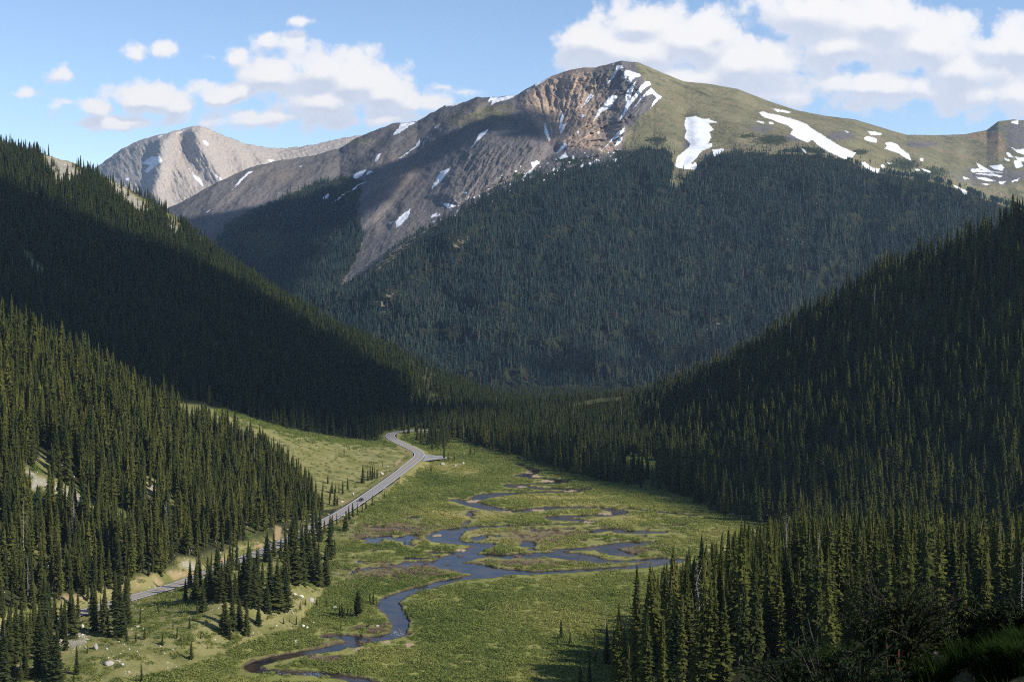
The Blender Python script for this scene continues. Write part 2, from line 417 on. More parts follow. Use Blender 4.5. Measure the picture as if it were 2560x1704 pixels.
def road_dist(x, y):
    d = np.full(x.shape, 99.0); at = np.zeros(x.shape)
    fx, fy = x.ravel(), y.ravel(); fd, fa = d.ravel(), at.ravel()
    for i in range(0, len(ROAD)-1, 12):
        P = ROAD[i:i+13]
        lo, hi = P[:, :2].min(0)-26, P[:, :2].max(0)+26
        m = np.nonzero((fx > lo[0]) & (fx < hi[0]) & (fy > lo[1]) & (fy < hi[1]))[0]
        if len(m):
            dd, aa = line_dist(fx[m], fy[m], P)
            b = dd < fd[m]
            fd[m] = np.where(b, dd, fd[m]); fa[m] = np.where(b, aa+i, fa[m])
    return fd.reshape(x.shape), fa.reshape(x.shape)

# ------------------------------------------------------------------ terrain: hills lofted through contour lines that run across the valley
class Layer:
    def __init__(s, name, p0, p1, step, rails, segs):
        s.name = name
        s.px = np.arange(p0, p1+step, step, float)
        Y, Z = [], []
        for r in rails:
            if 'z' in r:
                z = ip(s.px, r['z']) if isinstance(r['z'], list) else np.full(s.px.shape, float(r['z']))
                y = plane_Y(ip(s.px, r['py']), z) if 'py' in r else ip(s.px, r['Y'])
            elif 'dY' in r:
                y = Y[-1]+ip(s.px, r['dY']); z = Z[-1]+ip(s.px, r['dz']) if 'dz' in r else H-(HZ-0)*0
                if 'dpy' in r:
                    pyp = HZ-(Z[-1]-H)*F/Y[-1]
                    z = H-(pyp+ip(s.px, r['dpy'])-HZ)/F*y
            else:
                y = ip(s.px, r['Y']); z = H-(ip(s.px, r['py'])-HZ)/F*y
            Y.append(y); Z.append(z)
        Y = np.array(Y); Z = np.array(Z)
        for k in range(1, len(Y)): Y[k] = np.maximum(Y[k], Y[k-1]+1.0)
        rows_y, rows_z, s.t = [], [], []
        for k in range(len(Y)-1):
            for j in range(segs[k]):
                f = j/segs[k]
                rows_y.append(Y[k]+(Y[k+1]-Y[k])*f); rows_z.append(Z[k]+(Z[k+1]-Z[k])*f); s.t.append(k+f)
        rows_y.append(Y[-1]); rows_z.append(Z[-1]); s.t.append(len(Y)-1.0)
        s.Y = np.array(rows_y); s.Z = np.array(rows_z); s.t = np.array(s.t)[:, None]+0*s.Y
        s.PX = s.px[None, :]+0*s.Y
        s.X = (s.PX-CX)/F*s.Y
    def PY(s): return HZ-(s.Z-H)*F/s.Y
    def soften(s, n):
        for _ in range(n):
            z = s.Z; s.Z = np.vstack([z[:1], (z[:-2]+2*z[1:-1]+z[2:])/4, z[-1:]])
            z = s.Z; s.Z = np.hstack([z[:, :1], (z[:, :-2]+2*z[:, 1:-1]+z[:, 2:])/4, z[:, -1:]])
    def bed_road(s, cut=True):
        d, at = road_dist(s.X, s.Y)
        f = sstep(11.0 if cut else 16, 4.6, d)
        s.Z = np.where(d < 26, s.Z*(1-f)+(ROAD_Z-.22)*f, s.Z)
        s.rd = d
    def verts(s): return np.stack([s.X, s.Y, s.Z], -1).reshape(-1, 3)

# valley floor: the one sheet that reaches the horizon
L0 = Layer('valley_floor', -420, 2980, 3, [
    {'Y': [(0, 2)], 'z': -2}, {'Y': [(0, 380)], 'z': -2}, {'py': [(0, 1830)], 'z': 0}, {'py': [(0, 1062)], 'z': 0}, {'Y': [(0, 1230)], 'z': 0}, {'Y': [(0, 1900)], 'z': -70}, {'Y': [(0, 14000)], 'z': -70}],
    [6, 6, 384, 40, 12, 12])
# rows evenly spaced in the view between the fourth and fifth line
_k = np.nonzero((L0.t[:, 0] >= 2) & (L0.t[:, 0] <= 3))[0]
L0.Y[_k] = plane_Y(np.linspace(1830, 1062, len(_k)))[:, None]; L0.X = (L0.PX-CX)/F*L0.Y
L0.Z = L0.Z+.35*fbm(L0.X/40, L0.Y/40, 3)*(L0.Y < 1250)
L0.wsd = water_sd(L0.X, L0.Y); L0.sand = sand_f(L0.X, L0.Y)
L0.Z = L0.Z*sstep(0, -6, L0.wsd)+.12*fbm(L0.X/3, L0.Y/3, 2)
bank = sstep(-.4, 1.0, L0.wsd)
L0.Z = L0.Z*(1-bank)-1.3*bank
L0.Z = np.where(L0.sand > .02, np.maximum(L0.Z, -.42+.30*L0.sand), L0.Z)
L0.bed_road()

L1 = Layer('near_left_hill', -420, 1000, 2.5, [
    {'Y': [(0, 330), (600, 400), (1000, 700)], 'z': [(-420, -6), (300, -6), (1000, -6)]},
    {'py': [(-420, 1800), (0, 1800), (300, 1740), (480, 1690), (600, 1640), (700, 1597), (800, 1562), (850, 1540), (880, 1500), (890, 1440), (900, 1300), (1000, 1220)], 'z': [(-420, 2), (200, 0), (400, -.4), (1000, -.4)]},
    {'py': [(-420, 1705), (-60, 1607), (51, 1577), (204, 1530), (369, 1482), (474, 1450), (580, 1404), (700, 1358), (781, 1318), (860, 1277), (901, 1250), (1000, 1180)], 'z': [(-420, 1.6), (1000, 1.2)]},
    {'dY': [(-420, 14), (700, 14), (800, 9), (900, 6), (1000, 4)], 'dz': [(-420, 4), (600, 4), (700, 2), (800, .8), (880, -1), (1000, -2)]},
    {'py': [(-420, 560), (-200, 720), (0, 838), (125, 885), (230, 940), (375, 1022), (480, 1072), (540, 1104), (650, 1150), (720, 1190), (765, 1232), (800, 1275), (860, 1255), (1000, 1180)],
     'Y': [(-420, 760), (0, 770), (300, 790), (540, 820), (650, 830), (720, 800), (765, 790), (800, 770), (860, 800), (1000, 900)]},
    {'dY': [(-420, 160), (700, 120), (800, 30), (1000, 20)], 'dz': [(-420, -80), (540, -50), (700, -30), (800, -6), (1000, -6)]}],
    [6, 64, 10, 110, 14])
m_ = sstep(.05, .25, L1.t-1)*(L1.PX < 900)
L1.Z += m_*(1.0*fbm(L1.X/18, L1.Y/18, 4)+6.0*fbm(L1.X/70, L1.Y/70, 3)*sstep(3.0, 3.5, L1.t))
for gx, gy, gr, gh in ((690, 1535, 26, 6.5), (560, 1570, 26, 3.5), (640, 1490, 22, 4), (800, 1520, 14, 3), (190, 1610, 18, 3.0), (300, 1650, 30, 2.5), (900, 1480, 6, .8)):
    gY = float(plane_Y(gy, 2)); gX = (gx-CX)/F*gY
    L1.Z += gh*np.exp(-((L1.X-gX)**2+(L1.Y-gY)**2)/(2*gr*gr))*sstep(1.0, 1.3, L1.t)
L1.bed_road()

L2 = Layer('far_left_hill', -420, 1760, 3, [
    {'py': [(-420, 1500), (500, 1420), (700, 1360), (800, 1310), (860, 1285), (960, 1220), (1040, 1150), (1060, 1132), (1100, 1095), (1200, 1062), (1300, 1045), (1500, 1005), (1760, 990)], 'z': -3},
    {'py': [(-420, 1480), (500, 1395), (700, 1340), (800, 1292), (860, 1262), (960, 1192), (1030, 1138), (1060, 1122), (1100, 1090), (1200, 1058), (1300, 1040), (1500, 1000), (1760, 985)], 'z': .6},
    {'py': [(-420, 900), (0, 1000), (500, 1022), (573, 1044), (640, 1062), (700, 1084), (800, 1104), (900, 1114), (960, 1121), (1010, 1130), (1060, 1110), (1100, 1085), (1300, 1034), (1500, 996), (1760, 982)],
     'Y': [(-420, 900), (0, 930), (573, 930), (700, 940), (800, 960), (900, 985), (960, 985), (1010, 985), (1060, 1050), (1100, 1115), (1300, 1230), (1500, 1390), (1760, 1430)]},
    {'py': [(-420, 860), (0, 960), (500, 1006), (573, 1026), (700, 1066), (800, 1086), (900, 1098), (960, 1103), (1010, 1104), (1060, 1098), (1100, 1078), (1300, 1030), (1500, 994), (1760, 980)],
     'Y': [(-420, 950), (0, 990), (573, 1010), (700, 1020), (800, 1040), (900, 1060), (960, 1065), (1010, 1070), (1060, 1085), (1100, 1135), (1300, 1245), (1500, 1400), (1760, 1440)]},
    {'py': [(-420, 560), (0, 650), (300, 765), (600, 862), (800, 935), (1000, 990), (1200, 1014), (1400, 1031), (1560, 1041), (1760, 1010)],
     'Y': [(-420, 1250), (0, 1330), (300, 1330), (600, 1320), (800, 1320), (1000, 1330), (1200, 1380), (1400, 1470), (1760, 1500)]},
    {'py': [(-420, 180), (-100, 300), (0, 352), (60, 367), (124, 386), (200, 412), (260, 442), (330, 478), (400, 512), (450, 545), (500, 596), (560, 645), (620, 688), (700, 742), (760, 772), (800, 800), (860, 828), (960, 872), (1040, 908), (1130, 950), (1250, 996), (1400, 1030), (1560, 1040), (1760, 1010)],
     'Y': [(-420, 1950), (0, 1950), (200, 1930), (400, 1880), (600, 1820), (800, 1760), (1000, 1700), (1200, 1650), (1400, 1600), (1760, 1600)]},
    {'dY': [(0, 300)], 'dz': [(-420, -170), (800, -120), (1200, -60), (1760, -40)]}],
    [3, 90, 8, 50, 70, 12])
L2.Z += sstep(2.6, 4, L2.t)*(9*fbm(L2.X/130, L2.Y/130, 4)+2*fbm(L2.X/25, L2.Y/25, 3))*ip(L2.PX, [(-420, 1), (900, 1), (1300, .3)])
L2.Z += sstep(1.0, 1.1, L2.t)*sstep(2.6, 2.2, L2.t)*.8*fbm(L2.X/14, L2.Y/14, 4)
L2.bed_road(True)

L3 = Layer('right_hill', 1060, 2980, 4, [
    {'py': [(1060, 1110), (1200, 1135), (1306, 1168), (1379, 1190), (1470, 1215), (1616, 1240), (1700, 1262), (1846, 1320), (1980, 1350), (2200, 1420), (2560, 1540), (2980, 1650)], 'z': -3},
    {'py': [(1060, 1075), (1100, 1085), (1200, 1118), (1306, 1150), (1379, 1172), (1470, 1197), (1616, 1222), (1700, 1245), (1846, 1300), (1980, 1330), (2200, 1400), (2560, 1520), (2980, 1630)], 'z': .2},
    {'py': [(1060, 1055), (1200, 1084), (1306, 1110), (1379, 1128), (1470, 1142), (1616, 1155), (1700, 1160), (1846, 1175), (1980, 1180), (2200, 1180), (2560, 1200), (2980, 1200)],
     'Y': [(1060, 1210), (1200, 1110), (1306, 1040), (1379, 1010), (1470, 985), (1616, 965), (1700, 935), (1846, 860), (1980, 825), (2200, 760), (2560, 680), (2980, 620)]},
    {'py': [(1060, 1062), (1400, 1050), (1500, 1040), (1580, 1022), (1653, 988), (1700, 970), (1809, 924), (1900, 868), (1992, 810), (2101, 756), (2185, 692), (2299, 655), (2386, 624), (2470, 585), (2560, 540), (2700, 450), (2980, 300)],
     'Y': [(1060, 1500), (1400, 1480), (1653, 1340), (1846, 1160), (2101, 1080), (2300, 1020), (2560, 960), (2980, 880)]},
    {'dY': [(0, 200)], 'dz': [(1060, -30), (1600, -60), (2980, -140)]}],
    [3, 30, 90, 12])
L3.Z += sstep(1.5, 2.3, L3.t)*(8*fbm(L3.X/120, L3.Y/120, 4)+2*fbm(L3.X/22, L3.Y/22, 3))*ip(L3.PX, [(1060, .2), (1500, .5), (1900, 1)])

L4 = Layer('near_right_hill', 900, 2980, 4, [
    {'Y': [(0, 1.2)], 'z': [(900, 129.0), (1280, 129.6), (1900, 131.0), (2980, 131.9)]},
    {'Y': [(0, 12)], 'py': [(900, 2700), (1300, 2300), (1600, 2000), (1800, 1800), (1900, 1720), (2050, 1672), (2300, 1620), (2560, 1570), (2980, 1480)]},
    {'Y': [(0, 17)], 'z': [(900, 119), (1500, 121), (2000, 124), (2980, 126)]},
    {'Y': [(0, 45)], 'z': [(900, 96), (1500, 102), (2980, 108)]},
    {'Y': [(0, 235)], 'py': [(900, 2300), (1250, 2050), (1400, 1880), (1500, 1780), (1600, 1712), (1700, 1670), (1850, 1625), (2000, 1600), (2560, 1570), (2980, 1540)]},
    {'py': [(900, 2300), (1250, 1900), (1400, 1800), (1500, 1735), (1600, 1640), (1700, 1560), (1850, 1452), (2000, 1392), (2200, 1392), (2560, 1460), (2980, 1520)], 'z': [(900, -4), (1850, -.5), (2000, 2), (2200, 6), (2980, 30)]},
    {'dY': [(0, 120)], 'dz': [(0, -30)]}],
    [40, 14, 10, 40, 80, 6])
L4.Z += sstep(3.6, 4.2, L4.t)*sstep(5.0, 4.7, L4.t)*(3*fbm(L4.X/60, L4.Y/60, 3)+.8*fbm(L4.X/14, L4.Y/14, 3))
L4.Z += (L4.t < 2)*(.18*fbm(L4.X/1.6, L4.Y/1.6, 4)+.05*fbm(L4.X/.3, L4.Y/.3, 3))*sstep(0, .3, L4.t)

# the snow-streaked mountain: plotted line by line, its gullies, ribs and cirque set deeper or nearer along the line of sight
RIDGE5 = [(-420, 640), (200, 610), (330, 560), (456, 504), (530, 462), (620, 421), (693, 402), (785, 389), (850, 370), (894, 343), (978, 310), (1043, 303), (1113, 263), (1155, 257), (1193, 243), (1226, 243), (1288, 239), (1335, 212), (1383, 188), (1434, 173), (1489, 168), (1525, 159), (1554, 152), (1598, 157), (1653, 181), (1710, 204), (1773, 210), (1846, 223), (1919, 252), (1992, 276), (2065, 290), (2138, 299), (2211, 321), (2266, 337), (2339, 338), (2412, 336), (2467, 325), (2496, 303), (2532, 299), (2560, 301), (2650, 330), (2980, 380)]
_tr = [(-420, 760), (400, 720), (560, 705), (700, 715), (850, 735), (890, 715), (940, 660), (1000, 612), (1076, 570), (1160, 515), (1288, 453), (1379, 425), (1460, 408), (1543, 400), (1590, 380), (1635, 366), (1690, 378), (1736, 384), (1773, 386), (1828, 382), (1919, 383), (1992, 384), (2083, 388), (2193, 431), (2284, 446), (2357, 457), (2430, 485), (2500, 510), (2980, 620)]
_x = np.arange(-420, 2981, 4.0); _y = ip(_x, _tr); _y = np.convolve(np.pad(_y, 8, mode='edge'), np.ones(17)/17, 'valid'); TREE5 = list(zip(_x, _y))
L5 = Layer('snowy_mountain', 150, 2900, 2.2, [
    {'Y': [(150, 2350), (1000, 2250), (2900, 2200)], 'z': [(150, -75), (2900, -75)]},
    {'py': TREE5, 'Y': [(150, 2950), (400, 2900), (700, 2800), (850, 2650), (1000, 2780), (1160, 2900), (1379, 3050), (1635, 3150), (1900, 3080), (2193, 2950), (2430, 2800), (2900, 2600)]},
    {'dY': [(150, 40), (800, 60), (950, 140), (1300, 140), (1480, 60), (1600, 20), (2100, 30), (2193, 130), (2284, 420), (2357, 800), (2430, 950), (2900, 1000)], 'dpy': [(150, -3), (800, -4), (2193, -4), (2284, -6), (2430, -8), (2900, -10)]},
    {'py': RIDGE5, 'Y': [(150, 3700), (456, 3700), (693, 4100), (850, 4350), (1113, 4300), (1226, 4150), (1288, 4100), (1383, 4080), (1554, 3900), (1710, 4000), (1992, 4250), (2266, 4550), (2412, 4700), (2900, 4800)]},
    {'dY': [(0, 350)], 'dz': [(0, -230)]}],
    [70, 3, 165, 8])
PX5, PY5 = L5.PX, L5.PY()
up5 = sstep(2.0, 2.06, L5.t)*sstep(3.0, 2.90, L5.t)
rim = [(1525, 140), (1556, 158), (1606, 203), (1640, 232), (1651, 243), (1622, 272), (1592, 293), (1575, 315), (1560, 345), (1556, 375), (1540, 410)]
rd_, ra_ = line_dist(PX5, PY5, rim)
face = [(1335, 205), (1440, 165), (1552, 150), (1606, 203), (1651, 243), (1622, 272), (1592, 293), (1565, 330), (1556, 375), (1500, 385), (1440, 375), (1390, 372), (1365, 355), (1345, 320), (1318, 285), (1300, 250)]
fsd = poly_sd(PX5, PY5, face)
dY = 95*sstep(-4, 70, fsd)*up5
# ribs that fan out from the foot of the cirque
ang = np.arctan2(PY5-372, PX5-1385); rad = np.hypot(PX5-1385, (PY5-372))
rib = ridged(ang*4.2+.5*fbm(PX5/34, PY5/34, 4), rad/260.0, 4, .55)
rib2 = ridged(ang*11+.35*fbm(PX5/20, PY5/20, 3), rad/150.0, 4, .55)
dY -= (46*rib+13*rib2+9*fbm(PX5/10, PY5/10, 5, .6))*sstep(-6, 25, fsd)*sstep(5, 60, rad)*sstep(3.0, 2.85, L5.t)
# smooth bulging shoulder left of the cirque, and the buttress below it
dY -= 120*np.exp(-((PX5-1215)/110)**2-((PY5-330)/75)**2)*up5
but = poly_sd(PX5, PY5, crop('2', [(800, 1100), (1000, 960), (1250, 900), (1420, 980), (1430, 1040), (1300, 1150), (1180, 1240), (1000, 1330), (760, 1400), (640, 1340), (700, 1200)]))
dY -= 45*sstep(-25, 30, but)*up5
dY -= (24*ridged((PX5*.8+PY5*.6)/17, (PY5*.8-PX5*.6)/64, 5, .6)+8*fbm(PX5/14, PY5/14, 5, .6))*sstep(-20, 20, but)*up5
# gullies (deeper) and ribs (nearer) that slant down the left flank
for pts, a, w in (([(1153, 263), (1080, 330), (992, 401), (930, 460), (850, 520)], 42, 14), ([(1240, 250), (1160, 330), (1070, 410), (1010, 470), (960, 560)], 36, 16), ([(990, 312), (940, 360), (880, 420), (800, 470), (720, 530)], 36, 15),
                  ([(1193, 245), (1110, 330), (1030, 420), (900, 560)], -44, 18), ([(1043, 303), (960, 370), (880, 450), (770, 560)], -40, 18), ([(894, 343), (830, 400), (740, 470), (620, 560)], -40, 22), ([(1380, 372), (1340, 420), (1280, 460), (1200, 520), (1100, 570)], 60, 20),
                  ([(700, 402), (640, 450), (560, 520)], 30, 14), ([(1560, 330), (1500, 380), (1430, 410), (1370, 440)], -35, 14)):
    d_, _ = line_dist(PX5, PY5, pts)
    dY += a*np.exp(-(d_/w)**2)*up5
# grassy right flank: broad folds and the hollows that hold the long snowfields
right = sstep(0, 40, (PX5-np.interp(PY5, [140, 243, 300, 400], [1560, 1650, 1600, 1560])))*up5
for pts, a, w in (([(1710, 204), (1760, 245), (1800, 275), (1840, 330)], -32, 30), ([(1890, 275), (1960, 310), (2040, 345), (2120, 390)], 34, 22), ([(1712, 290), (1716, 340), (1700, 420)], 36, 20), ([(1780, 240), (1850, 265), (1890, 280)], 25, 20), ([(2210, 340), (2250, 370), (2280, 400)], 25, 18),
                  ([(2120, 300), (2170, 350), (2230, 400)], -28, 26), ([(2400, 340), (2400, 400), (2380, 450)], -25, 25)):
    d_, _ = line_dist(PX5, PY5, pts)
    dY += a*np.exp(-(d_/w)**2)*right
dY -= right*16*fbm(PX5/60, PY5/26, 4)
slantA = ridged((PX5*.75+PY5*.66)/34, (PY5*.75-PX5*.66)/110, 5, .55)
leftm = sstep(1330, 1250, PX5)*up5
dY -= leftm*16*slantA*sstep(20, -20, but)
dY -= up5*14*fbm(PX5/12, PY5/12, 4)*sstep(60, -20, -fsd)
below5 = PY5-np.interp(PX5, _x, _y)+16*fbm(PX5/34, PY5/22, 4)+5*noise(PX5/6, PY5/5)   # pixels below the ragged tree line
wood5 = sstep(-3, 5, below5)*sstep(3, 2.9, L5.t)
dY -= sstep(0, .1, L5.t)*sstep(1.0, .93, L5.t)*(46*fbm(PX5/120, PY5/70, 3)+34*ridged((PX5+.55*PY5)/150, (PY5-.3*PX5)/260, 3))
sc_ = 1+dY/L5.Y
L5.X *= sc_; L5.Z = H+(L5.Z-H)*sc_; L5.Y = L5.Y*sc_
_e = up5*(L5.t > 2.1)
L5.Z += 5*fbm(L5.X/30, L5.Z/25, 4)*sstep(2.05, 2.2, L5.t)*(L5.t < 3.5)*ip(L5.PX, [(150, 1), (1500, .8), (1650, .15), (2900, .3)])

L6 = Layer('bare_peak', 100, 1080, 2.0, [
    {'Y': [(0, 6300)], 'py': [(0, 600)]},
    {'py': [(100, 500), (200, 442), (240, 419), (300, 375), (350, 350), (385, 340), (409, 336), (425, 330), (450, 324), (480, 315), (500, 315), (520, 321), (560, 338), (610, 358), (650, 366), (690, 371), (720, 370), (780, 362), (830, 351), (860, 344), (900, 338), (960, 342), (1080, 380)], 'Y': [(100, 7600), (400, 7300), (500, 7400), (700, 7800), (1080, 8200)]},
    {'dY': [(0, 500)], 'dz': [(0, -400)]}], [110, 6])
P6x, P6y = L6.PX, L6.PY(); u6 = sstep(.05, .2, L6.t)*sstep(1, .93, L6.t)
dY = 0*P6x
d_, _ = line_dist(P6x, P6y, [(409, 336), (402, 390), (396, 440), (385, 480), (430, 560)]); dY -= 130*np.exp(-(d_/22)**2)
for pts, a, w in (([(490, 318), (500, 360), (540, 420), (560, 470)], -90, 20), ([(450, 330), (460, 390), (500, 450)], 60, 18), ([(560, 338), (600, 390), (620, 430)], -60, 18), ([(620, 362), (660, 400)], -50, 14)):
    d_, _ = line_dist(P6x, P6y, pts); dY += a*np.exp(-(d_/w)**2)
dY -= 22*ridged((P6x-P6y*.6)/15, (P6y+P6x*.5)/70, 5, .6)+12*fbm(P6x/12, P6y/12, 6, .6)
dY *= u6; sc_ = 1+dY/L6.Y; L6.X *= sc_; L6.Z = H+(L6.Z-H)*sc_; L6.Y = L6.Y*sc_
L6.Z += 9*fbm(L6.X/40, L6.Y/40, 4)*sstep(.8, 1, L6.t)*(L6.t < 1.3)

# common lattice of ground heights under the four near hills and the valley (for planting)
LAT_PX = np.arange(-420, 2981, 5.0); LAT_Y = 3.0*1.0062**np.arange(1100)
LAT = np.full((len(LAT_PX), len(LAT_Y)), -80.0)
for L in (L0, L1, L2, L3, L4):
    for i, p in enumerate(LAT_PX):
        if L.px[0] <= p <= L.px[-1]:
            j = min(int(round((p-L.px[0])/(L.px[1]-L.px[0]))), L.Y.shape[1]-1)
            LAT[i] = np.maximum(LAT[i], np.interp(LAT_Y, L.Y[:, j], L.Z[:, j], left=-99, right=-99))
_pyl = HZ-(LAT-H)*F/LAT_Y[None, :]
HORI = np.minimum.accumulate(_pyl, axis=1)        # highest ground seen so far along each line of sight

def lat_idx(px, Y):
    a = np.clip((np.asarray(px, float)+420)/5.0, 0, len(LAT_PX)-1.001); b = np.clip(np.log(np.asarray(Y, float)/3.0)/math.log(1.0062), 0, len(LAT_Y)-1.001)
    return a, b
def ground(px, Y):
    a, b = lat_idx(px, Y); i = a.astype(int); j = b.astype(int); u = a-i; v = b-j
    return (LAT[i, j]*(1-u)+LAT[i+1, j]*u)*(1-v)+(LAT[i, j+1]*(1-u)+LAT[i+1, j+1]*u)*v
def ground_xy(X, Y): return ground(CX+F*np.asarray(X)/np.asarray(Y), Y)
def hit(px, py, Y0=4.0):
    """first place where the line of sight through (px, py) meets the ground"""
    i = int(np.clip(round((px+420)/5), 0, len(LAT_PX)-1)); j0 = int(math.log(Y0/3)/math.log(1.0062))
    k = np.nonzero(_pyl[i, j0:] <= py)[0]
    if not len(k): return None
    j = j0+k[0]; Y = LAT_Y[j]
    if j > 0 and _pyl[i, j-1] > py:
        f = (_pyl[i, j-1]-py)/(_pyl[i, j-1]-_pyl[i, j]+1e-9); Y = LAT_Y[j-1]+(LAT_Y[j]-LAT_Y[j-1])*f
    return np.array([(px-CX)/F*Y, Y, float(ground(np.array([px]), np.array([Y]))[0])])
def hidden_by(px, py_top, Y, slack=8):
    a, b = lat_idx(px, Y*.985); return py_top > HORI[a.astype(int), b.astype(int)]+slack

# ------------------------------------------------------------------ ground surfaces
px0, py0 = L0.PX, L0.PY()
def blobs(px, py, lst):
    out = np.zeros(px.shape)
    for x, y, rx, ry in lst: out = np.maximum(out, np.exp(-((px-x)/rx)**2-((py-y)/ry)**2))
    return out
DRY = crop('B', [(820, 420, 260, 30), (1000, 400, 160, 25), (1500, 300, 400, 14), (1650, 350, 250, 16), (2000, 440, 300, 25), (750, 340, 160, 14), (900, 540, 120, 40), (1250, 560, 250, 45), (2050, 540, 200, 20), (500, 80, 300, 40), (850, 120, 160, 25)])
DRY = [(x, y, rx/2.74, ry/2.74) for x, y, rx, ry in DRY]+[(1830, 1370, 130, 45), (1760, 1440, 90, 30), (1120, 1165, 60, 14), (1000, 1195, 40, 18)]
BROWN = [(x, y, rx/2.74, ry/2.74) for x, y, rx, ry in crop('B', [(330, 515, 330, 45), (120, 570, 300, 40), (350, 800, 420, 50), (650, 780, 250, 35), (1330, 560, 200, 45), (1480, 545, 180, 30), (1100, 700, 160, 16), (2020, 660, 120, 30), (1250, 740, 300, 25)])]+[(x, y, rx/4.84, ry/4.84) for x, y, rx, ry in crop('D', [(1000, 1280, 280, 40), (1150, 1110, 260, 45), (1650, 940, 120, 50)])]
def dry_f(x, y): return blobs(x, y, DRY)
def brown_f(x, y): return blobs(x, y, BROWN)
onmead = (L0.Y > 380) & (L0.Y < 1300)
woodY = ip(px0, [(-420, 900), (900, 1040), (1000, 1110), (1100, 1075), (1200, 1020), (1400, 950), (2980, 800)])
a0 = {'dry': np.clip(dry_f(px0, py0)*1.1+.35*fbm(L0.X/30, L0.Y/30, 4), 0, 1)*.8, 'brown': np.clip(brown_f(px0, py0), 0, 1)*.8,
      'mud': sstep(-1.3, -.2, L0.wsd+.6*fbm(L0.X/4, L0.Y/4, 2))*onmead, 'sand': L0.sand, 'wood': sstep(0, 60, L0.Y-woodY)*sstep(1.0, .2, np.exp(-((px0-1060)/90)**2-((py0-1105)/40)**2)*1.6)}
g_ = link('valley_floor', mesh_np('valley_floor', L0.verts(), grid_faces(*L0.Y.shape), mat=M['valley'], attrs={k: v.ravel() for k, v in a0.items()}), kind='structure')

px1, py1 = L1.PX, L1.PY()
bench = sstep(3.05, 2.95, L1.t)
scree1 = [crop('A', p) for p in ([(185, 100), (240, 120), (330, 180), (470, 230), (560, 270), (660, 350), (650, 400), (560, 350), (500, 380), (440, 310), (330, 230), (210, 250), (180, 180)], [(280, 0), (310, 20), (330, 120), (290, 110)], [(1020, 180), (1070, 200), (1050, 300), (1020, 260)], [(1150, 330), (1220, 380), (1170, 400)], [(780, 420), (890, 480), (870, 530), (780, 490)], [(1220, 710), (1330, 740), (1350, 800), (1250, 790)], [(395, 1250), (560, 1170), (600, 1290), (520, 1330), (420, 1320)])]
cut1 = [crop('A', p) for p in ([(930, 840), (980, 850), (960, 900), (930, 890)], [(1035, 815), (1080, 850), (1140, 890), (1060, 915)], [(1140, 800), (1330, 800), (1330, 830), (1190, 870)], [(1500, 700), (1550, 720), (1540, 760), (1500, 740)], [(1740, 590), (1810, 600), (1800, 650), (1730, 640)], [(1880, 480), (1930, 500), (1930, 610), (1870, 600)], [(100, 1270), (260, 1280), (240, 1310), (110, 1310)], [(400, 960), (560, 960), (600, 1000), (440, 1010)])]
s1 = poly_field(px1, py1, scree1); c1 = poly_field(px1, py1, cut1)
rdirt = sstep(9, 5.5, L1.rd)*.55
a1 = {'grass': np.clip(bench+.0, 0, 1)*.95+sstep(-10, 0, s1+6*fbm(L1.X/9, L1.Y/9, 3))*.8+.8*sstep(.1, .4, -fbm(L1.X/26, L1.Y/26, 4))*sstep(3, 3.2, L1.t), 'rock': .85*sstep(1, 8, s1+15*fbm(L1.X/7, L1.Y/7, 4)), 'dirt': np.clip(.75*sstep(-1, 4, c1+4*fbm(L1.X/3, L1.Y/3, 3))+rdirt*.5*(fbm(L1.X/5, L1.Y/5, 3) > .1)+.5*bench*sstep(.25, .5, fbm(L1.X/16, L1.Y/16, 4)), 0, 1)}
link('left_hill', mesh_np('left_hill', L1.verts(), grid_faces(*L1.Y.shape), mat=M['hill'], attrs={k: v.ravel() for k, v in a1.items()}), kind='structure')

px2, py2 = L2.PX, L2.PY()
fan = sstep(2.75, 2.5, L2.t)*sstep(1150, 1080, L2.PX)
bare2 = poly_field(px2, py2, [[(110, 378), (150, 384), (185, 405), (215, 435), (160, 470), (110, 430)], [(255, 440), (300, 455), (360, 500), (400, 540), (330, 530), (270, 470)], [(395, 520), (440, 545), (470, 600), (430, 590)], [(520, 840), (560, 870), (575, 890), (530, 870)], [(760, 940), (815, 960), (830, 985), (770, 960)], [(20, 600), (60, 620), (130, 690), (90, 680)]])
cut2 = poly_field(px2, py2, [crop('C', p) for p in ([(1040, 560), (1090, 540), (1170, 480), (1190, 510), (1150, 560), (1060, 610), (1020, 640)], [(250, 1060), (330, 1080), (350, 1120), (270, 1150)], [(810, 700), (870, 720), (850, 770), (800, 760)])])
green2 = poly_field(px2, py2, [[(830, 742), (870, 762), (930, 800), (985, 838), (970, 850), (900, 812), (840, 775)], [(960, 830), (990, 850), (1000, 880), (970, 870)]])
a2 = {'grass': np.clip(fan+sstep(-8, 4, bare2)*.7+sstep(-6, 4, green2), 0, 1), 'rock': sstep(2, 12, bare2+8*fbm(L2.X/14, L2.Y/14, 4))*.8, 'dirt': np.clip(sstep(-2, 3, cut2)+sstep(10, 6, L2.rd)*.4, 0, 1)}
link('dark_hill', mesh_np('dark_hill', L2.verts(), grid_faces(*L2.Y.shape), mat=M['hill'], attrs={k: v.ravel() for k, v in a2.items()}), kind='structure')
z3 = np.zeros(L3.Y.size)
link('right_hill', mesh_np('right_hill', L3.verts(), grid_faces(*L3.Y.shape), mat=M['hill'], attrs={'grass': z3, 'rock': z3, 'dirt': z3}), kind='structure')
l4 = (L4.t < 1.6).ravel()*1.0
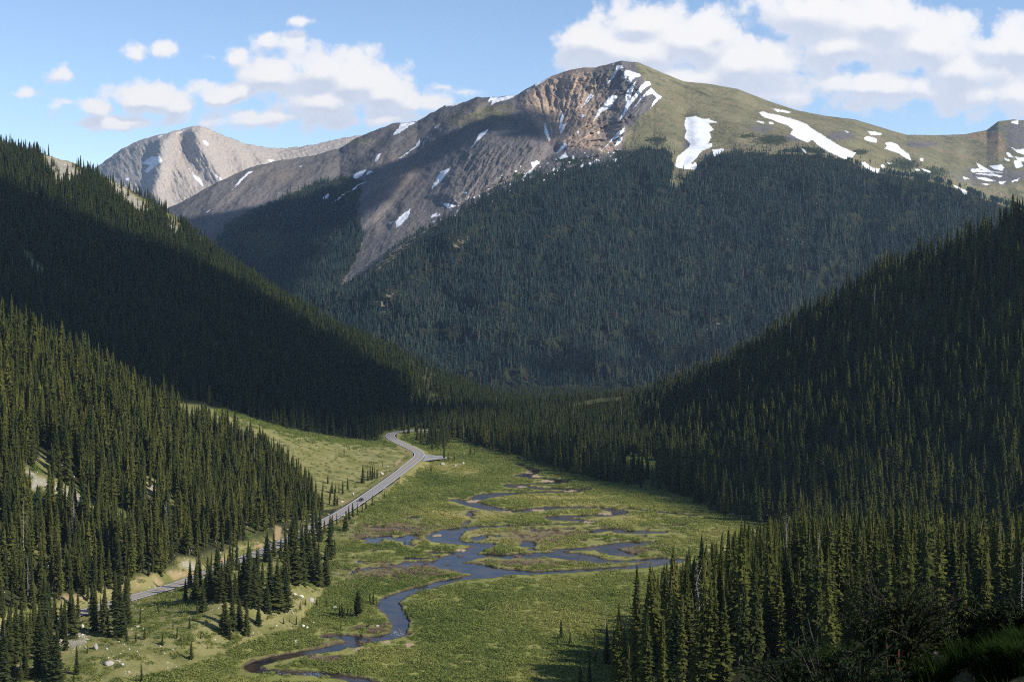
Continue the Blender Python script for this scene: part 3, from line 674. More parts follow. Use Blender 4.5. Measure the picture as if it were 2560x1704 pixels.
link('lookout_slope', mesh_np('lookout_slope', L4.verts(), grid_faces(*L4.Y.shape), mat=M['hill'], attrs={'grass': 0*l4, 'rock': 0*l4, 'dirt': .22*l4*(fbm(L4.X/1.1, L4.Y/1.1, 3).ravel() > -.15)}), kind='structure')

SNOW = [crop('3', p) for p in (
 [(40, 805), (110, 797), (150, 815), (195, 812), (250, 838), (195, 842), (215, 870), (232, 888), (200, 905), (215, 940), (190, 985), (220, 980), (220, 1005), (150, 1035), (110, 1085), (60, 1135), (110, 1110), (122, 1140), (100, 1175), (0, 1190), (-60, 1180), (-30, 1130), (-20, 1070), (10, 1050), (60, 1010), (70, 985), (30, 940), (45, 900), (30, 850)],
 [(545, 770), (570, 765), (650, 785), (740, 805), (870, 850), (900, 880), (960, 915), (1040, 965), (1110, 1010), (1205, 1045), (1180, 1080), (1130, 1090), (1060, 1060), (1000, 1030), (950, 1000), (910, 960), (870, 975), (820, 955), (755, 920), (775, 885), (740, 860), (680, 840), (620, 815), (560, 795)],
 [(625, 745), (680, 750), (765, 768), (740, 772), (670, 765)], [(1285, 900), (1330, 903), (1385, 915), (1375, 925), (1310, 925)], [(1260, 940), (1290, 932), (1350, 950), (1345, 975), (1300, 970), (1265, 955)],
 [(1405, 980), (1440, 973), (1490, 990), (1510, 1015), (1570, 1060), (1585, 1105), (1540, 1080), (1500, 1050), (1450, 1035), (1400, 1018), (1420, 1000)],
 [(1235, 1110), (1270, 1110), (1320, 1150), (1370, 1155), (1355, 1190), (1310, 1170), (1260, 1140)], [(1375, 1130), (1395, 1128), (1405, 1150), (1380, 1150)], [(220, 1025), (290, 1015), (305, 1025), (260, 1060), (235, 1075)],
 [(825, 1010), (850, 1025), (890, 1075), (860, 1050)], [(605, 835), (630, 835), (645, 850), (615, 852)], [(525, 828), (575, 835), (575, 845), (540, 838)],
 [(2120, 1135), (2200, 1125), (2220, 1150), (2205, 1170), (2150, 1160)], [(2025, 1115), (2060, 1130), (2130, 1170), (2210, 1185), (2100, 1180), (2050, 1150)], [(1990, 1160), (2040, 1155), (2100, 1170), (2090, 1180), (2000, 1180)],
 [(2020, 1190), (2150, 1190), (2210, 1205), (2190, 1212), (2100, 1200)], [(2025, 1210), (2100, 1220), (2160, 1240), (2120, 1243), (2060, 1230)], [(2185, 1245), (2230, 1242), (2210, 1262), (2190, 1260)],
 [(2265, 1240), (2330, 1220), (2310, 1240), (2275, 1245)], [(2285, 1100), (2330, 1095), (2350, 1140), (2300, 1155)], [(2270, 1010), (2300, 1025), (2356, 1020), (2356, 1060), (2310, 1045)], [(2230, 1045), (2260, 1050), (2285, 1080), (2250, 1075)],
 [(2295, 1075), (2356, 1080), (2356, 1105), (2320, 1100)], [(2220, 1080), (2260, 1095), (2255, 1108), (2225, 1095)], [(1930, 1205), (1980, 1225), (1950, 1230)], [(2060, 1255), (2130, 1262), (2080, 1267)],
 [(2265, 832), (2320, 822), (2315, 850), (2270, 845)], [(2090, 890), (2130, 865), (2110, 888)], [(1640, 1085), (1665, 1085), (1668, 1105), (1645, 1100)], [(1610, 1158), (1640, 1160), (1640, 1170), (1612, 1168)],
 [(1655, 1155), (1715, 1170), (1715, 1185), (1670, 1170)], [(1420, 1115), (1455, 1118), (1430, 1125)], [(1130, 897), (1155, 905), (1150, 912)], [(1870, 1265), (1950, 1300), (1975, 1320), (1945, 1335), (1930, 1305), (1880, 1280)])]
SNOW += [crop('2', p) for p in (
 [(720, 715), (780, 702), (830, 706), (800, 722), (725, 730)], [(1030, 668), (1100, 666), (1200, 655), (1170, 675), (1090, 695), (1035, 718), (1045, 690), (1015, 700)],
 [(1340, 570), (1400, 535), (1463, 515), (1420, 545), (1370, 575), (1335, 598)], [(1275, 620), (1305, 610), (1280, 630)], [(1860, 440), (1890, 428), (1870, 445)],
 [(1890, 450), (1930, 447), (1940, 465), (1905, 480), (1880, 520), (1830, 580), (1850, 540), (1890, 480)], [(1950, 480), (2000, 490), (2050, 505), (2060, 520), (2010, 540), (1985, 570), (1970, 560), (1980, 520), (1940, 545)],
 [(1960, 640), (1985, 600), (2025, 560), (2000, 640), (1990, 680), (2010, 660), (2060, 590), (2090, 560), (2120, 560), (2130, 580), (2080, 610), (2030, 670), (1980, 730), (1950, 790), (1905, 835), (1940, 770), (1965, 700), (1955, 680)],
 [(2130, 600), (2170, 640), (2208, 665), (2165, 700), (2125, 745), (2150, 690), (2170, 670), (2140, 640), (2080, 665), (2010, 740), (2060, 670), (2120, 610)],
 [(1840, 660), (1905, 655), (1850, 730), (1780, 780), (1735, 830), (1770, 750), (1830, 690)], [(1710, 640), (1740, 660), (1650, 740), (1690, 680)], [(1655, 775), (1675, 790), (1655, 820)],
 [(1515, 760), (1535, 790), (1520, 850), (1560, 840), (1510, 920), (1500, 880)], [(1400, 835), (1420, 880), (1440, 950), (1435, 975), (1400, 910)], [(1440, 860), (1460, 910), (1475, 950), (1450, 900)],
 [(1020, 880), (1000, 910), (950, 960), (895, 1015), (930, 965), (960, 910), (990, 900)], [(545, 945), (545, 990), (480, 1040), (385, 1100), (450, 1050), (520, 1000)], [(610, 930), (560, 990), (600, 935)],
 [(415, 850), (470, 838), (525, 835), (450, 880), (410, 910), (365, 920), (400, 880)], [(110, 940), (90, 965), (60, 985)], [(170, 1160), (180, 1165), (150, 1200), (110, 1228), (90, 1220), (110, 1185)],
 [(200, 1170), (222, 1175), (190, 1200), (175, 1195)], [(265, 1055), (285, 1050), (250, 1110), (235, 1100)], [(185, 1240), (100, 1290), (10, 1340), (100, 1280)], [(760, 1145), (720, 1200), (660, 1270), (630, 1290), (660, 1220), (700, 1170)],
 [(835, 1318), (875, 1315), (865, 1327)], [(680, 1375), (720, 1390), (815, 1410), (740, 1425)], [(790, 1440), (822, 1435), (805, 1452)], [(630, 1470), (670, 1455), (660, 1480), (620, 1490)],
 [(483, 1430), (470, 1480), (420, 1540), (385, 1562), (380, 1510), (430, 1470)], [(325, 1525), (360, 1518), (345, 1535)], [(1305, 1110), (1355, 1100), (1350, 1125), (1300, 1185), (1245, 1230), (1280, 1180), (1320, 1150)],
 [(1950, 870), (1945, 910), (1870, 960), (1785, 1035), (1840, 980), (1900, 910)], [(1940, 935), (1920, 980), (1875, 1005), (1900, 960)], [(1540, 980), (1560, 1000), (1480, 1050), (1510, 1010)], [(1500, 1085), (1545, 1040), (1560, 1075), (1510, 1090)],
 [(1760, 1090), (1720, 1135), (1705, 1130)], [(1870, 1095), (1900, 1090), (1880, 1115)], [(1505, 1150), (1490, 1170), (1465, 1175)], [(1395, 1250), (1430, 1242), (1400, 1260)], [(1620, 890), (1640, 900), (1640, 930)],
 [(1670, 960), (1690, 900), (1680, 940)], [(1760, 905), (1785, 905), (1770, 920)], [(680, 850), (690, 848), (640, 890)])]
SNOW += [crop('1', p) for p in ([(1730, 1170), (1660, 1235), (1580, 1310), (1640, 1235), (1700, 1180)], [(2070, 1135), (2045, 1150), (2050, 1140)], [(1895, 1335), (1915, 1325), (1900, 1342)], [(2250, 1320), (2255, 1350), (2220, 1365), (2200, 1365)], [(1440, 1440), (1400, 1480), (1420, 1450)], [(2356, 1335), (2290, 1385), (2250, 1405), (2300, 1370)])]
SNOW6 = [crop('1', p) for p in ([(970, 1120), (1030, 1075), (1090, 1070), (1112, 1100), (1060, 1140), (1010, 1185), (985, 1175), (1030, 1130)], [(1385, 970), (1405, 960), (1432, 990), (1420, 1000)], [(1290, 1150), (1330, 1195), (1370, 1220), (1393, 1260), (1390, 1275), (1340, 1230)],
 [(1465, 1190), (1500, 1210), (1540, 1238), (1515, 1242)], [(1080, 937), (1115, 925), (1090, 945)], [(1200, 912), (1285, 885), (1240, 907)], [(1225, 1035), (1245, 1042), (1235, 1050)], [(850, 1225), (900, 1215), (870, 1238)], [(1830, 1095), (1885, 1095), (1860, 1110)])]
px5, py5 = PX5, PY5
def sn_attr(px, py, polys):
    s = poly_field(px, py, polys, 10); return np.clip(s, -8, 8)
dark5 = poly_field(px5, py5, [[(560, 560), (640, 520), (720, 490), (800, 455), (860, 440), (905, 452), (900, 490), (893, 527), (870, 560), (870, 640), (850, 720), (560, 700)]], 30)+8*fbm(px5/20, py5/14, 4)
WOODLEFT = [(540, 600), (593, 562), (680, 510), (778, 458), (818, 449), (832, 472), (858, 502), (893, 522), (912, 590), (895, 640), (860, 700), (830, 740), (700, 770), (540, 650)]
wl5 = np.minimum(poly_sd(px5, py5, WOODLEFT), -poly_sd(px5, py5, [(590, 590), (650, 575), (720, 582), (740, 597), (700, 628), (662, 662), (615, 625)]))+9*fbm(px5/24, py5/18, 4)
clear5 = [[(896, 760), (960, 735), (1010, 712), (1060, 692), (1066, 700), (1000, 728), (975, 762), (965, 792), (940, 790), (915, 780)], [(1720, 842), (1760, 815), (1800, 795), (1838, 800), (1830, 815), (1780, 830), (1740, 850)], [(1940, 600), (1970, 588), (2040, 600), (2048, 615), (2000, 618), (1950, 615)], [(2036, 495), (2062, 500), (2058, 512), (2040, 510)], [(2155, 490), (2185, 505), (2175, 510)],
          [(880, 705), (930, 660), (990, 620), (1080, 560), (1100, 556), (1000, 640), (930, 690), (900, 720)], [(1105, 612), (1150, 590), (1200, 570), (1180, 600), (1120, 640)], [(2045, 500), (2060, 498), (2060, 508)]]
cl5 = poly_field(px5, py5, clear5, 16)
grassp = poly_sd(px5, py5, [(1556, 100), (1606, 203), (1651, 243), (1622, 272), (1592, 293), (1572, 320), (1558, 350), (1556, 430), (1700, 470), (2900, 620), (2900, 100)])
grassl = .55*np.exp(-((px5-900)/110)**2-((py5-355)/22)**2)+.62*np.exp(-((px5-1230)/90)**2-((py5-285)/45)**2)+.35*np.exp(-((px5-1120)/60)**2-((py5-300)/30)**2)
krum = blobs(px5, py5, [(1930, 350, 60, 18), (1870, 340, 30, 8), (2010, 375, 60, 14), (2260, 410, 60, 22), (1640, 350, 40, 12), (2330, 430, 60, 18), (1560, 385, 40, 14), (1420, 400, 60, 12), (1300, 440, 40, 10), (2150, 380, 30, 10)])
a5 = {'snow': np.where((L5.t > .9) & (L5.t < 3.3), np.maximum(sn_attr(px5, py5, SNOW), np.where((np.abs(below5+6) < 26) & (px5 > 1080) & (px5 < 1560), 14*(noise((px5+py5*.8)/13, (py5-px5*.35)/6)-.52), -8)), -8.0).ravel(),
      'grass': np.clip(sstep(-6, 10, grassp)*(.86-.55*blobs(px5, py5, [(1900, 320, 50, 14), (1990, 345, 60, 12), (2100, 340, 50, 16), (2300, 360, 60, 10), (1720, 340, 20, 60), (1790, 395, 60, 16), (1900, 395, 60, 14), (2480, 440, 120, 30), (2550, 340, 60, 60)]))+grassl, 0, 1).ravel(),
      'warm_sunlit': np.clip(sstep(-8, 14, fsd)*sstep(1580, 1440, px5-.35*(py5-250))+25e-2*blobs(px5, py5, [(1010, 450, 50, 60), (1000, 560, 60, 40), (1565, 360, 14, 40), (700, 440, 60, 20)]), 0, 1).ravel(),  # orange rock colour, painted out where the cirque face turns to shade
      'scree': np.clip(blobs(px5, py5, [(1040, 540, 60, 50), (980, 600, 60, 60), (1280, 440, 70, 40), (1150, 505, 60, 30), (1380, 390, 40, 40), (640, 500, 80, 40), (1090, 430, 26, 50)]), 0, 1).ravel(),
      'orange': np.clip(.6*sstep(-8, 8, poly_sd(px5, py5, crop('3', [(1960, 925), (2120, 885), (2200, 920), (2240, 1000), (2200, 1080), (2150, 1050), (2080, 970)])))*(.55+.8*fbm(px5/14, py5/14, 3)), 0, 1).ravel(),
      'veg': np.clip(.75*sstep(-14, 8, dark5)*(L5.t > 2)+krum*.75*(L5.t > 1.9)+.3*sstep(-16, 0, below5)*(L5.t > .9), 0, 1).ravel(), 'wood': (np.maximum(wood5, sstep(-3, 6, wl5))*(1-sstep(-4, 6, poly_sd(px5, py5, [(1668, 340), (1720, 340), (1790, 375), (1760, 400), (1725, 440), (1700, 470), (1672, 470), (1680, 410)])))).ravel(), 'bare': (.45*sstep(-9, 6, cl5)).ravel()}
link('snowy_mountain', mesh_np('snowy_mountain', L5.verts(), grid_faces(*L5.Y.shape), mat=M['mountain'], attrs=a5), kind='structure')
a6 = {'snow': sn_attr(P6x, P6y, SNOW6).ravel(), 'warm_sunlit': np.clip(sstep(-20, 60, P6x-np.interp(P6y, [330, 400, 480, 560], [409, 402, 385, 380])), 0, 1).ravel(), 'grass': (.35*blobs(P6x, P6y, [(760, 372, 70, 14)])).ravel()}  # rock painted warmer right of the spur, its sunlit side
link('bare_peak', mesh_np('bare_peak', L6.verts(), grid_faces(*L6.Y.shape), mat=M['pale'], attrs=a6), kind='structure')

# stream surface: one sheet just below the meadow, seen wherever the bed is cut deeper
_yy = np.geomspace(436, 1140, 260); _pp = np.arange(560, 1790, 6.0)
WX = ((_pp[None, :]-CX)/F*_yy[:, None]); WYg = _yy[:, None]+0*WX
foam = np.zeros(WX.shape)
for x, y in crop('D', [(1810, 955), (1880, 950), (1680, 890), (1930, 975), (800, 1455), (870, 1458), (500, 1452)]):
    gY = float(plane_Y(y)); foam = np.maximum(foam, np.exp(-((WX-(x-CX)/F*gY)/2.6)**2-((WYg-gY)/3.5)**2))
keep = water_sd(WX, WYg) > -5.5
fc = grid_faces(*WX.shape); kf = keep.ravel()[fc].any(1)
link('stream', mesh_np('stream', np.stack([WX, WYg, 0*WX-.45], -1), fc[kf], mat=M['water'], attrs={'foam': foam.ravel()}), kind='structure')

# road
def ribbon(a, b, z, i0=0, i1=None, sub=1):
    P = ROAD[i0:i1]; N = RN[i0:i1]
    cols = np.linspace(a, b, sub+1)
    V = np.concatenate([np.hstack([P[:, :2]+N*c, np.full((len(P), 1), z)]) for c in cols]).reshape(sub+1, len(P), 3).transpose(1, 0, 2).reshape(-1, 3)
    return V, grid_faces(len(P), sub+1), cols
V, fc, cols = ribbon(-ROAD_HW, ROAD_HW, ROAD_Z, sub=16)
trk = np.tile(np.exp(-((np.abs(np.abs(cols)-1.75)-.8)/.35)**2), len(ROAD))
road = link('road', mesh_np('road', V, fc[:, ::-1], mat=M['asphalt'], attrs={'track': trk}), kind='structure')
for a in (-ROAD_HW+.34, ROAD_HW-.55):
    V, fc, _ = ribbon(a, a+.21, ROAD_Z+.012)
    link('edge_line', mesh_np('edge_line', V, fc[:, ::-1], mat=M['white_paint']), road)
_car_i = int(np.argmin(np.hypot(ROAD[:, 0]-back(901, 1250, plane_Y(1250, ROAD_Z))[0], ROAD[:, 1]-back(901, 1250, plane_Y(1250, ROAD_Z))[1])))
Vs, Fs, n_ = [], [], 0
for a in (-.24, .10):                      # double yellow, broken on one stretch
    V, fc, _ = ribbon(a, a+.14, ROAD_Z+.012)
    idx = np.arange(len(ROAD)-1)
    dashed = (idx > _car_i-8) & (idx < _car_i+22)
    ok = ~dashed | (((idx // 2) % 3 == 0) & (a > 0))
    Vs.append(V); Fs.append(fc[ok][:, ::-1]+n_); n_ += len(V)
link('centre_line', mesh_np('centre_line', np.vstack(Vs), np.vstack(Fs), mat=M['yellow_paint']), road)
# gravel lay-by at the far bend
lay = np.array([back(x, y, plane_Y(y, ROAD_Z))[:2] for x, y in crop('C', [(1428, 452), (1470, 470), (1560, 478), (1700, 488), (1735, 500), (1738, 520), (1660, 530), (1520, 545), (1400, 565), (1430, 510)])])
mb = MB(); mb.add(np.hstack([lay, np.full((len(lay), 1), ROAD_Z-.03)]), [list(range(len(lay)))[::-1]])
me = mb.build('lay_by', M['gravel']); me.flip_normals(); link('lay_by', me, kind='structure')

# ------------------------------------------------------------------ trees: prototypes
def spruce(Ht, R, nb, seg, seed, base=.06, power=.8, droop=.45, ragged=.5, wid=.33):
    """needle sprays of one conifer: drooping feathered branches round the stem"""
    r = np.random.default_rng(seed); V = []; Fc = []
    for i in range(nb):
        t = base+(1-base)*((i+r.random())/nb)**1.05
        if t > .995: t = .995
        rad = R*((1-t)**power*.97+.03)*r.uniform(1-ragged, 1.12)*(1 if t > base+.1 else r.uniform(.5, 1))
        a = i*2.39996+r.normal()*.5
        z = t*Ht; d = np.array([math.cos(a), math.sin(a)]); sd = np.array([-d[1], d[0]])
        dr = droop*r.uniform(.5, 1.4)*(1.15-.6*t)
        w = rad*wid*r.uniform(.7, 1.3)+.05
        n0 = len(V)
        for k in range(seg+1):
            f = k/seg; q = d*rad*(.06+.94*f)
            zz = z-dr*rad*f+.22*rad*f*f*r.uniform(.4, 1)
            ww = w*(1-abs(f-.55)*1.5 if k < seg else .05)
            if seg == 1: ww = w*(.75 if k == 0 else .12)
            for s in (-1, 0, 1):
                j = r.uniform(.45, 1.35) if s else 0
                V.append((q[0]+s*sd[0]*ww*j, q[1]+s*sd[1]*ww*j, zz-abs(s)*ww*r.uniform(.25, .75)))
        for k in range(seg):
            for s in (0, 1):
                b = n0+3*k+s
                Fc.append((b, b+1, b+4, b+3))
    n0 = len(V)                                       # the leader
    for a in (0, 2.1, 4.2): V.append((.16*math.cos(a), .16*math.sin(a), Ht*.93))
    V.append((0, 0, Ht*1.03)); Fc += [(n0, n0+1, n0+3, n0+3), (n0+1, n0+2, n0+3, n0+3), (n0+2, n0, n0+3, n0+3)]
    return V, [f if len(set(f)) == 4 else f[:3] for f in Fc]

def skirts(mb, Ht, R, tiers, sides, seed, base=.04, power=.8, jag=.4, mi=0):
    """tiers of ragged drooping boughs, closed enough to have a lit and a dark side"""
    r = np.random.default_rng(seed)
    for k in range(tiers):
        t0 = base+(1-base)*k/tiers; t1 = min(1.02, t0+(1-base)*2.1/tiers)
        ra = R*((1-t0)**power+.03)*r.uniform(.8, 1.1); V = [(r.normal()*.06, r.normal()*.06, Ht*t1)]; off = r.uniform(0, 6.28)
        for j in range(sides*2):
            a = off+math.pi*j/sides+r.normal()*.12; q = ra*(r.uniform(.8, 1.12) if j % 2 else r.uniform(1-jag-.2, 1-jag+.1))
            V.append((q*math.cos(a), q*math.sin(a), Ht*t0+(r.uniform(-.35, .1) if j % 2 else r.uniform(.1, .6))*Ht/tiers))
        n = len(V)
        mb.add(V, [(0, 1+j, 1+(j+1) % (n-1)) for j in range(n-1)], mi)

def trunk_piece(Ht, R, seed, n=6, k=6, top=.95):
    r = np.random.default_rng(seed); mb = MB()
    P = [(r.normal()*.04*i, r.normal()*.04*i, Ht*top*i/k) for i in range(k+1)]; P[0] = (0, 0, -.8)
    mb.tube(P, [R*(1-.92*i/k)*(1.25 if i == 0 else 1) for i in range(k+1)], n)
    return mb

def snag(Ht, seed, nb=95):
    r = np.random.default_rng(seed); mb = MB()
    for i in range(nb):
        t = .2+.78*(i+r.random())/nb; a = i*2.4+r.normal()*.4; L = (1.7*(1-t)**.7+.15)*r.uniform(.15, 1.1)
        d = np.array([math.cos(a), math.sin(a), -.25-.6*r.random()])
        p0 = np.array([0, 0, t*Ht])
        mb.tube([p0, p0+d*L*.6, p0+d*L+np.array([0, 0, .12*L])], [.035, .022, .008], 3, 0, False)
    return mb

HI = []                                                # (crown mesh, trunk mesh) at full detail, 17 m tall
for k, (R, nb, base, pw, dr, rg) in enumerate([(2.3, 240, .05, .75, .5, .5), (1.9, 230, .08, .62, .6, .5), (2.6, 250, .03, .85, .4, .42), (1.7, 200, .16, .55, .7, .55), (2.4, 230, .06, .7, .55, .55), (1.6, 220, .10, .5, .7, .5)]):
    mb = MB(); v, f = spruce(17, R, nb, 4, 100+k, base, pw, dr, rg); mb.add(v, f); skirts(mb, 16.6, R*.62, 12, 6, 130+k, base+.04, pw, .5)
    HI.append((mb.build('crown', M['needle']), trunk_piece(17, .23, 200+k).build('trunk', M['bark'], True)))
OPEN = []
for k, (R, nb, base, pw, dr, rg) in enumerate([(2.9, 300, .02, .86, .42, .42), (2.5, 280, .03, .78, .5, .45), (3.2, 300, .015, .92, .38, .4), (2.3, 260, .04, .72, .5, .5)]):
    mb = MB(); v, f = spruce(17, R, nb, 4, 900+k, base, pw, dr, rg, .36); mb.add(v, f); skirts(mb, 16.6, R*.62, 12, 6, 930+k, base+.03, pw, .5)
    OPEN.append((mb.build('crown', M['needle']), trunk_piece(17, .25, 950+k).build('trunk', M['bark'], True)))
mb = MB(); v, f = spruce(15, 3.4, 230, 4, 321, .16, .45, .05, .55, .45); mb.add(v, f)
PINE = (mb.build('crown', M['needle']), trunk_piece(15, .28, 22).build('trunk', M['bark'], True))
DEADP = [(snag(17, 300+k).build('crown', M['dead']), trunk_piece(17, .2, 310+k).build('trunk', M['dead'], True)) for k in range(3)]
def proto_coll(name, meshes):
    c = bpy.data.collections.new(name)
    for i, me in enumerate(meshes):
        c.objects.link(bpy.data.objects.new('%s_%02d' % (name, i), me))
    return c
def joined(nb, seg, mat, seeds, trunk=True, spec=None):
    out = []
    for s in seeds:
        r = np.random.default_rng(s)
        R, base, pw, dr = r.uniform(1.5, 2.9), r.uniform(.02, .16), r.uniform(.55, .85), r.uniform(.4, .7)
        mb = MB()
        if seg > 1:
            v, f = spruce(17, R, nb, seg, s, base, pw, dr, .55, .42); mb.add(v, f); skirts(mb, 16.6, R*.72, 9, 5, s, base, pw, .45)
        else: skirts(mb, 17, R, 6, 5, s, .02, pw, .4)
        if trunk:
            tb = trunk_piece(17, .22, s, 4, 2); mb.add(np.vstack(tb.v), tb.f, 1)
        out.append(mb.build('conifer', [mat, M['bark']]))
    return out
def joined_dead(n, mat):
    out = []
    for k in range(n):
        mb = snag(17, 500+k, 60); tb = trunk_piece(17, .22, 520+k, 4, 2); mb.add(np.vstack(tb.v), tb.f, 0)
        out.append(mb.build('snag', mat))
    return out
NEARC = proto_coll('forest_tree', joined(120, 3, M['needle'], range(40, 53))+joined_dead(2, M['dead']))       # 0-7 live, 8-9 dead
FARC = proto_coll('far_tree', joined(46, 1, M['far_needle'], range(60, 66), False)+joined_dead(1, M['dead']))

def leafy(n, rx, rz, size, seed, mat, stems=0):
    r = np.random.default_rng(seed); mb = MB()
    for i in range(n):
        a = r.uniform(0, 2*math.pi); q = r.random()**.45; h = r.random()
        rr = rx*q*math.sqrt(max(0, 1-h*h*.8)); c = np.array([rr*math.cos(a), rr*math.sin(a), rz*h*(.75+.35*r.random())])
        u = r.normal(size=3); u /= np.linalg.norm(u); w = np.cross(u, r.normal(size=3)); w /= np.linalg.norm(w); s = size*r.uniform(.6, 1.3)
        mb.add([c-u*s, c+w*s*.45, c+u*s, c-w*s*.45], [(0, 1, 2, 3)])
    for i in range(stems):
        a = r.uniform(0, 2*math.pi); L = r.uniform(.5, 1)
        mb.tube([(0, 0, -.1), (rx*.4*L*math.cos(a), rx*.4*L*math.sin(a), rz*.6*L), (rx*.8*L*math.cos(a), rx*.8*L*math.sin(a), rz*1.1*L)], [.05, .035, .01], 3, 0, False)
    return mb.build('clump', mat)
WILLOWC = proto_coll('willow_clump', [leafy(120, 1.7, .8, .25, 700+k, M['willow'], 3) for k in range(5)])
BRIGHTC = proto_coll('bright_clump', [leafy(110, 1.6, 2.2, .26, 720+k, M['aspen']) for k in range(4)])

_gn = {}
def scatter(name, X, Y, Z, rz, scl, idx, tint, coll, label, lean=None, **tags):
    me = bpy.data.meshes.new(name); n = len(X)
    me.vertices.add(n); me.vertices.foreach_set('co', np.stack([X, Y, Z], 1).astype(np.float32).ravel())
    rot = np.zeros((n, 3), np.float32); rot[:, 2] = rz
    if lean is not None: rot[:, 0] = lean[:, 0]; rot[:, 1] = lean[:, 1]
    for nm, a in (('rot', rot), ('scl', np.asarray(scl, np.float32))):
        at = me.attributes.new(nm, 'FLOAT_VECTOR', 'POINT'); at.data.foreach_set('vector', a.ravel())
    at = me.attributes.new('idx', 'INT', 'POINT'); at.data.foreach_set('value', np.asarray(idx, np.int32))
    at = me.attributes.new('tint', 'FLOAT', 'POINT'); at.data.foreach_set('value', np.asarray(tint, np.float32))
    o = link(name, me, kind='stuff', label=label, **tags)
    g = bpy.data.node_groups.new(name+'_planting', 'GeometryNodeTree')
    g.interface.new_socket('Geometry', in_out='INPUT', socket_type='NodeSocketGeometry'); g.interface.new_socket('Geometry', in_out='OUTPUT', socket_type='NodeSocketGeometry')
    nt = NT(g); gi = nt.n('NodeGroupInput'); go = nt.n('NodeGroupOutput')
    ci = nt.n('GeometryNodeCollectionInfo'); ci.inputs[0].default_value = coll; ci.inputs[1].default_value = True; ci.inputs[2].default_value = True
    def na(nm, typ):
        nd = nt.n('GeometryNodeInputNamedAttribute', data_type=typ); nd.inputs[0].default_value = nm; return nd.outputs[0]
    eu = nt.n('FunctionNodeEulerToRotation'); g.links.new(na('rot', 'FLOAT_VECTOR'), eu.inputs[0])
    io = nt.n('GeometryNodeInstanceOnPoints')
    g.links.new(gi.outputs[0], io.inputs['Points']); g.links.new(ci.outputs[0], io.inputs['Instance'])
    io.inputs['Pick Instance'].default_value = True
    g.links.new(na('idx', 'INT'), io.inputs['Instance Index']); g.links.new(eu.outputs[0], io.inputs['Rotation']); g.links.new(na('scl', 'FLOAT_VECTOR'), io.inputs['Scale'])
    g.links.new(io.outputs[0], go.inputs[0])
    md = o.modifiers.new('planting', 'NODES'); md.node_group = g
    return o

# ------------------------------------------------------------------ planting
def sample(L, dens):
    """random places on a layer with the given density (per square metre of plan) at its vertices"""
    X, Y, Z = L.X, L.Y, L.Z
    ar = np.abs((X[:-1, 1:]-X[:-1, :-1])*(Y[1:, :-1]-Y[:-1, :-1]))
    lam = ar*(dens[:-1, :-1]+dens[1:, 1:])/2
    n = RNG.poisson(np.clip(lam, 0, 50))
    i, j = np.nonzero(n); c = n[i, j]; i = np.repeat(i, c); j = np.repeat(j, c)
    u, v = RNG.random(len(i)), RNG.random(len(i))
    bl = lambda A: (A[i, j]*(1-u)+A[i, j+1]*u)*(1-v)+(A[i+1, j]*(1-u)+A[i+1, j+1]*u)*v
    return bl(X), bl(Y), bl(Z), bl(L.t), bl(L.PX)

TX, TY, TZ, TH, TT, TG, TK = [], [], [], [], [], [], []   # trees: place, height, tint, group key, kind (0 live, 1 dead, 2 pine)
def plant(X, Y, Z, h, tint, key, kind):
    n = len(X)
    for a, v in ((TX, X), (TY, Y), (TZ, Z), (TH, h), (TT, tint)): a.append(np.broadcast_to(np.asarray(v, float), (n,)).copy())
    TG.extend([key]*n); TK.append(np.broadcast_to(np.asarray(kind), (n,)).astype(int).copy())

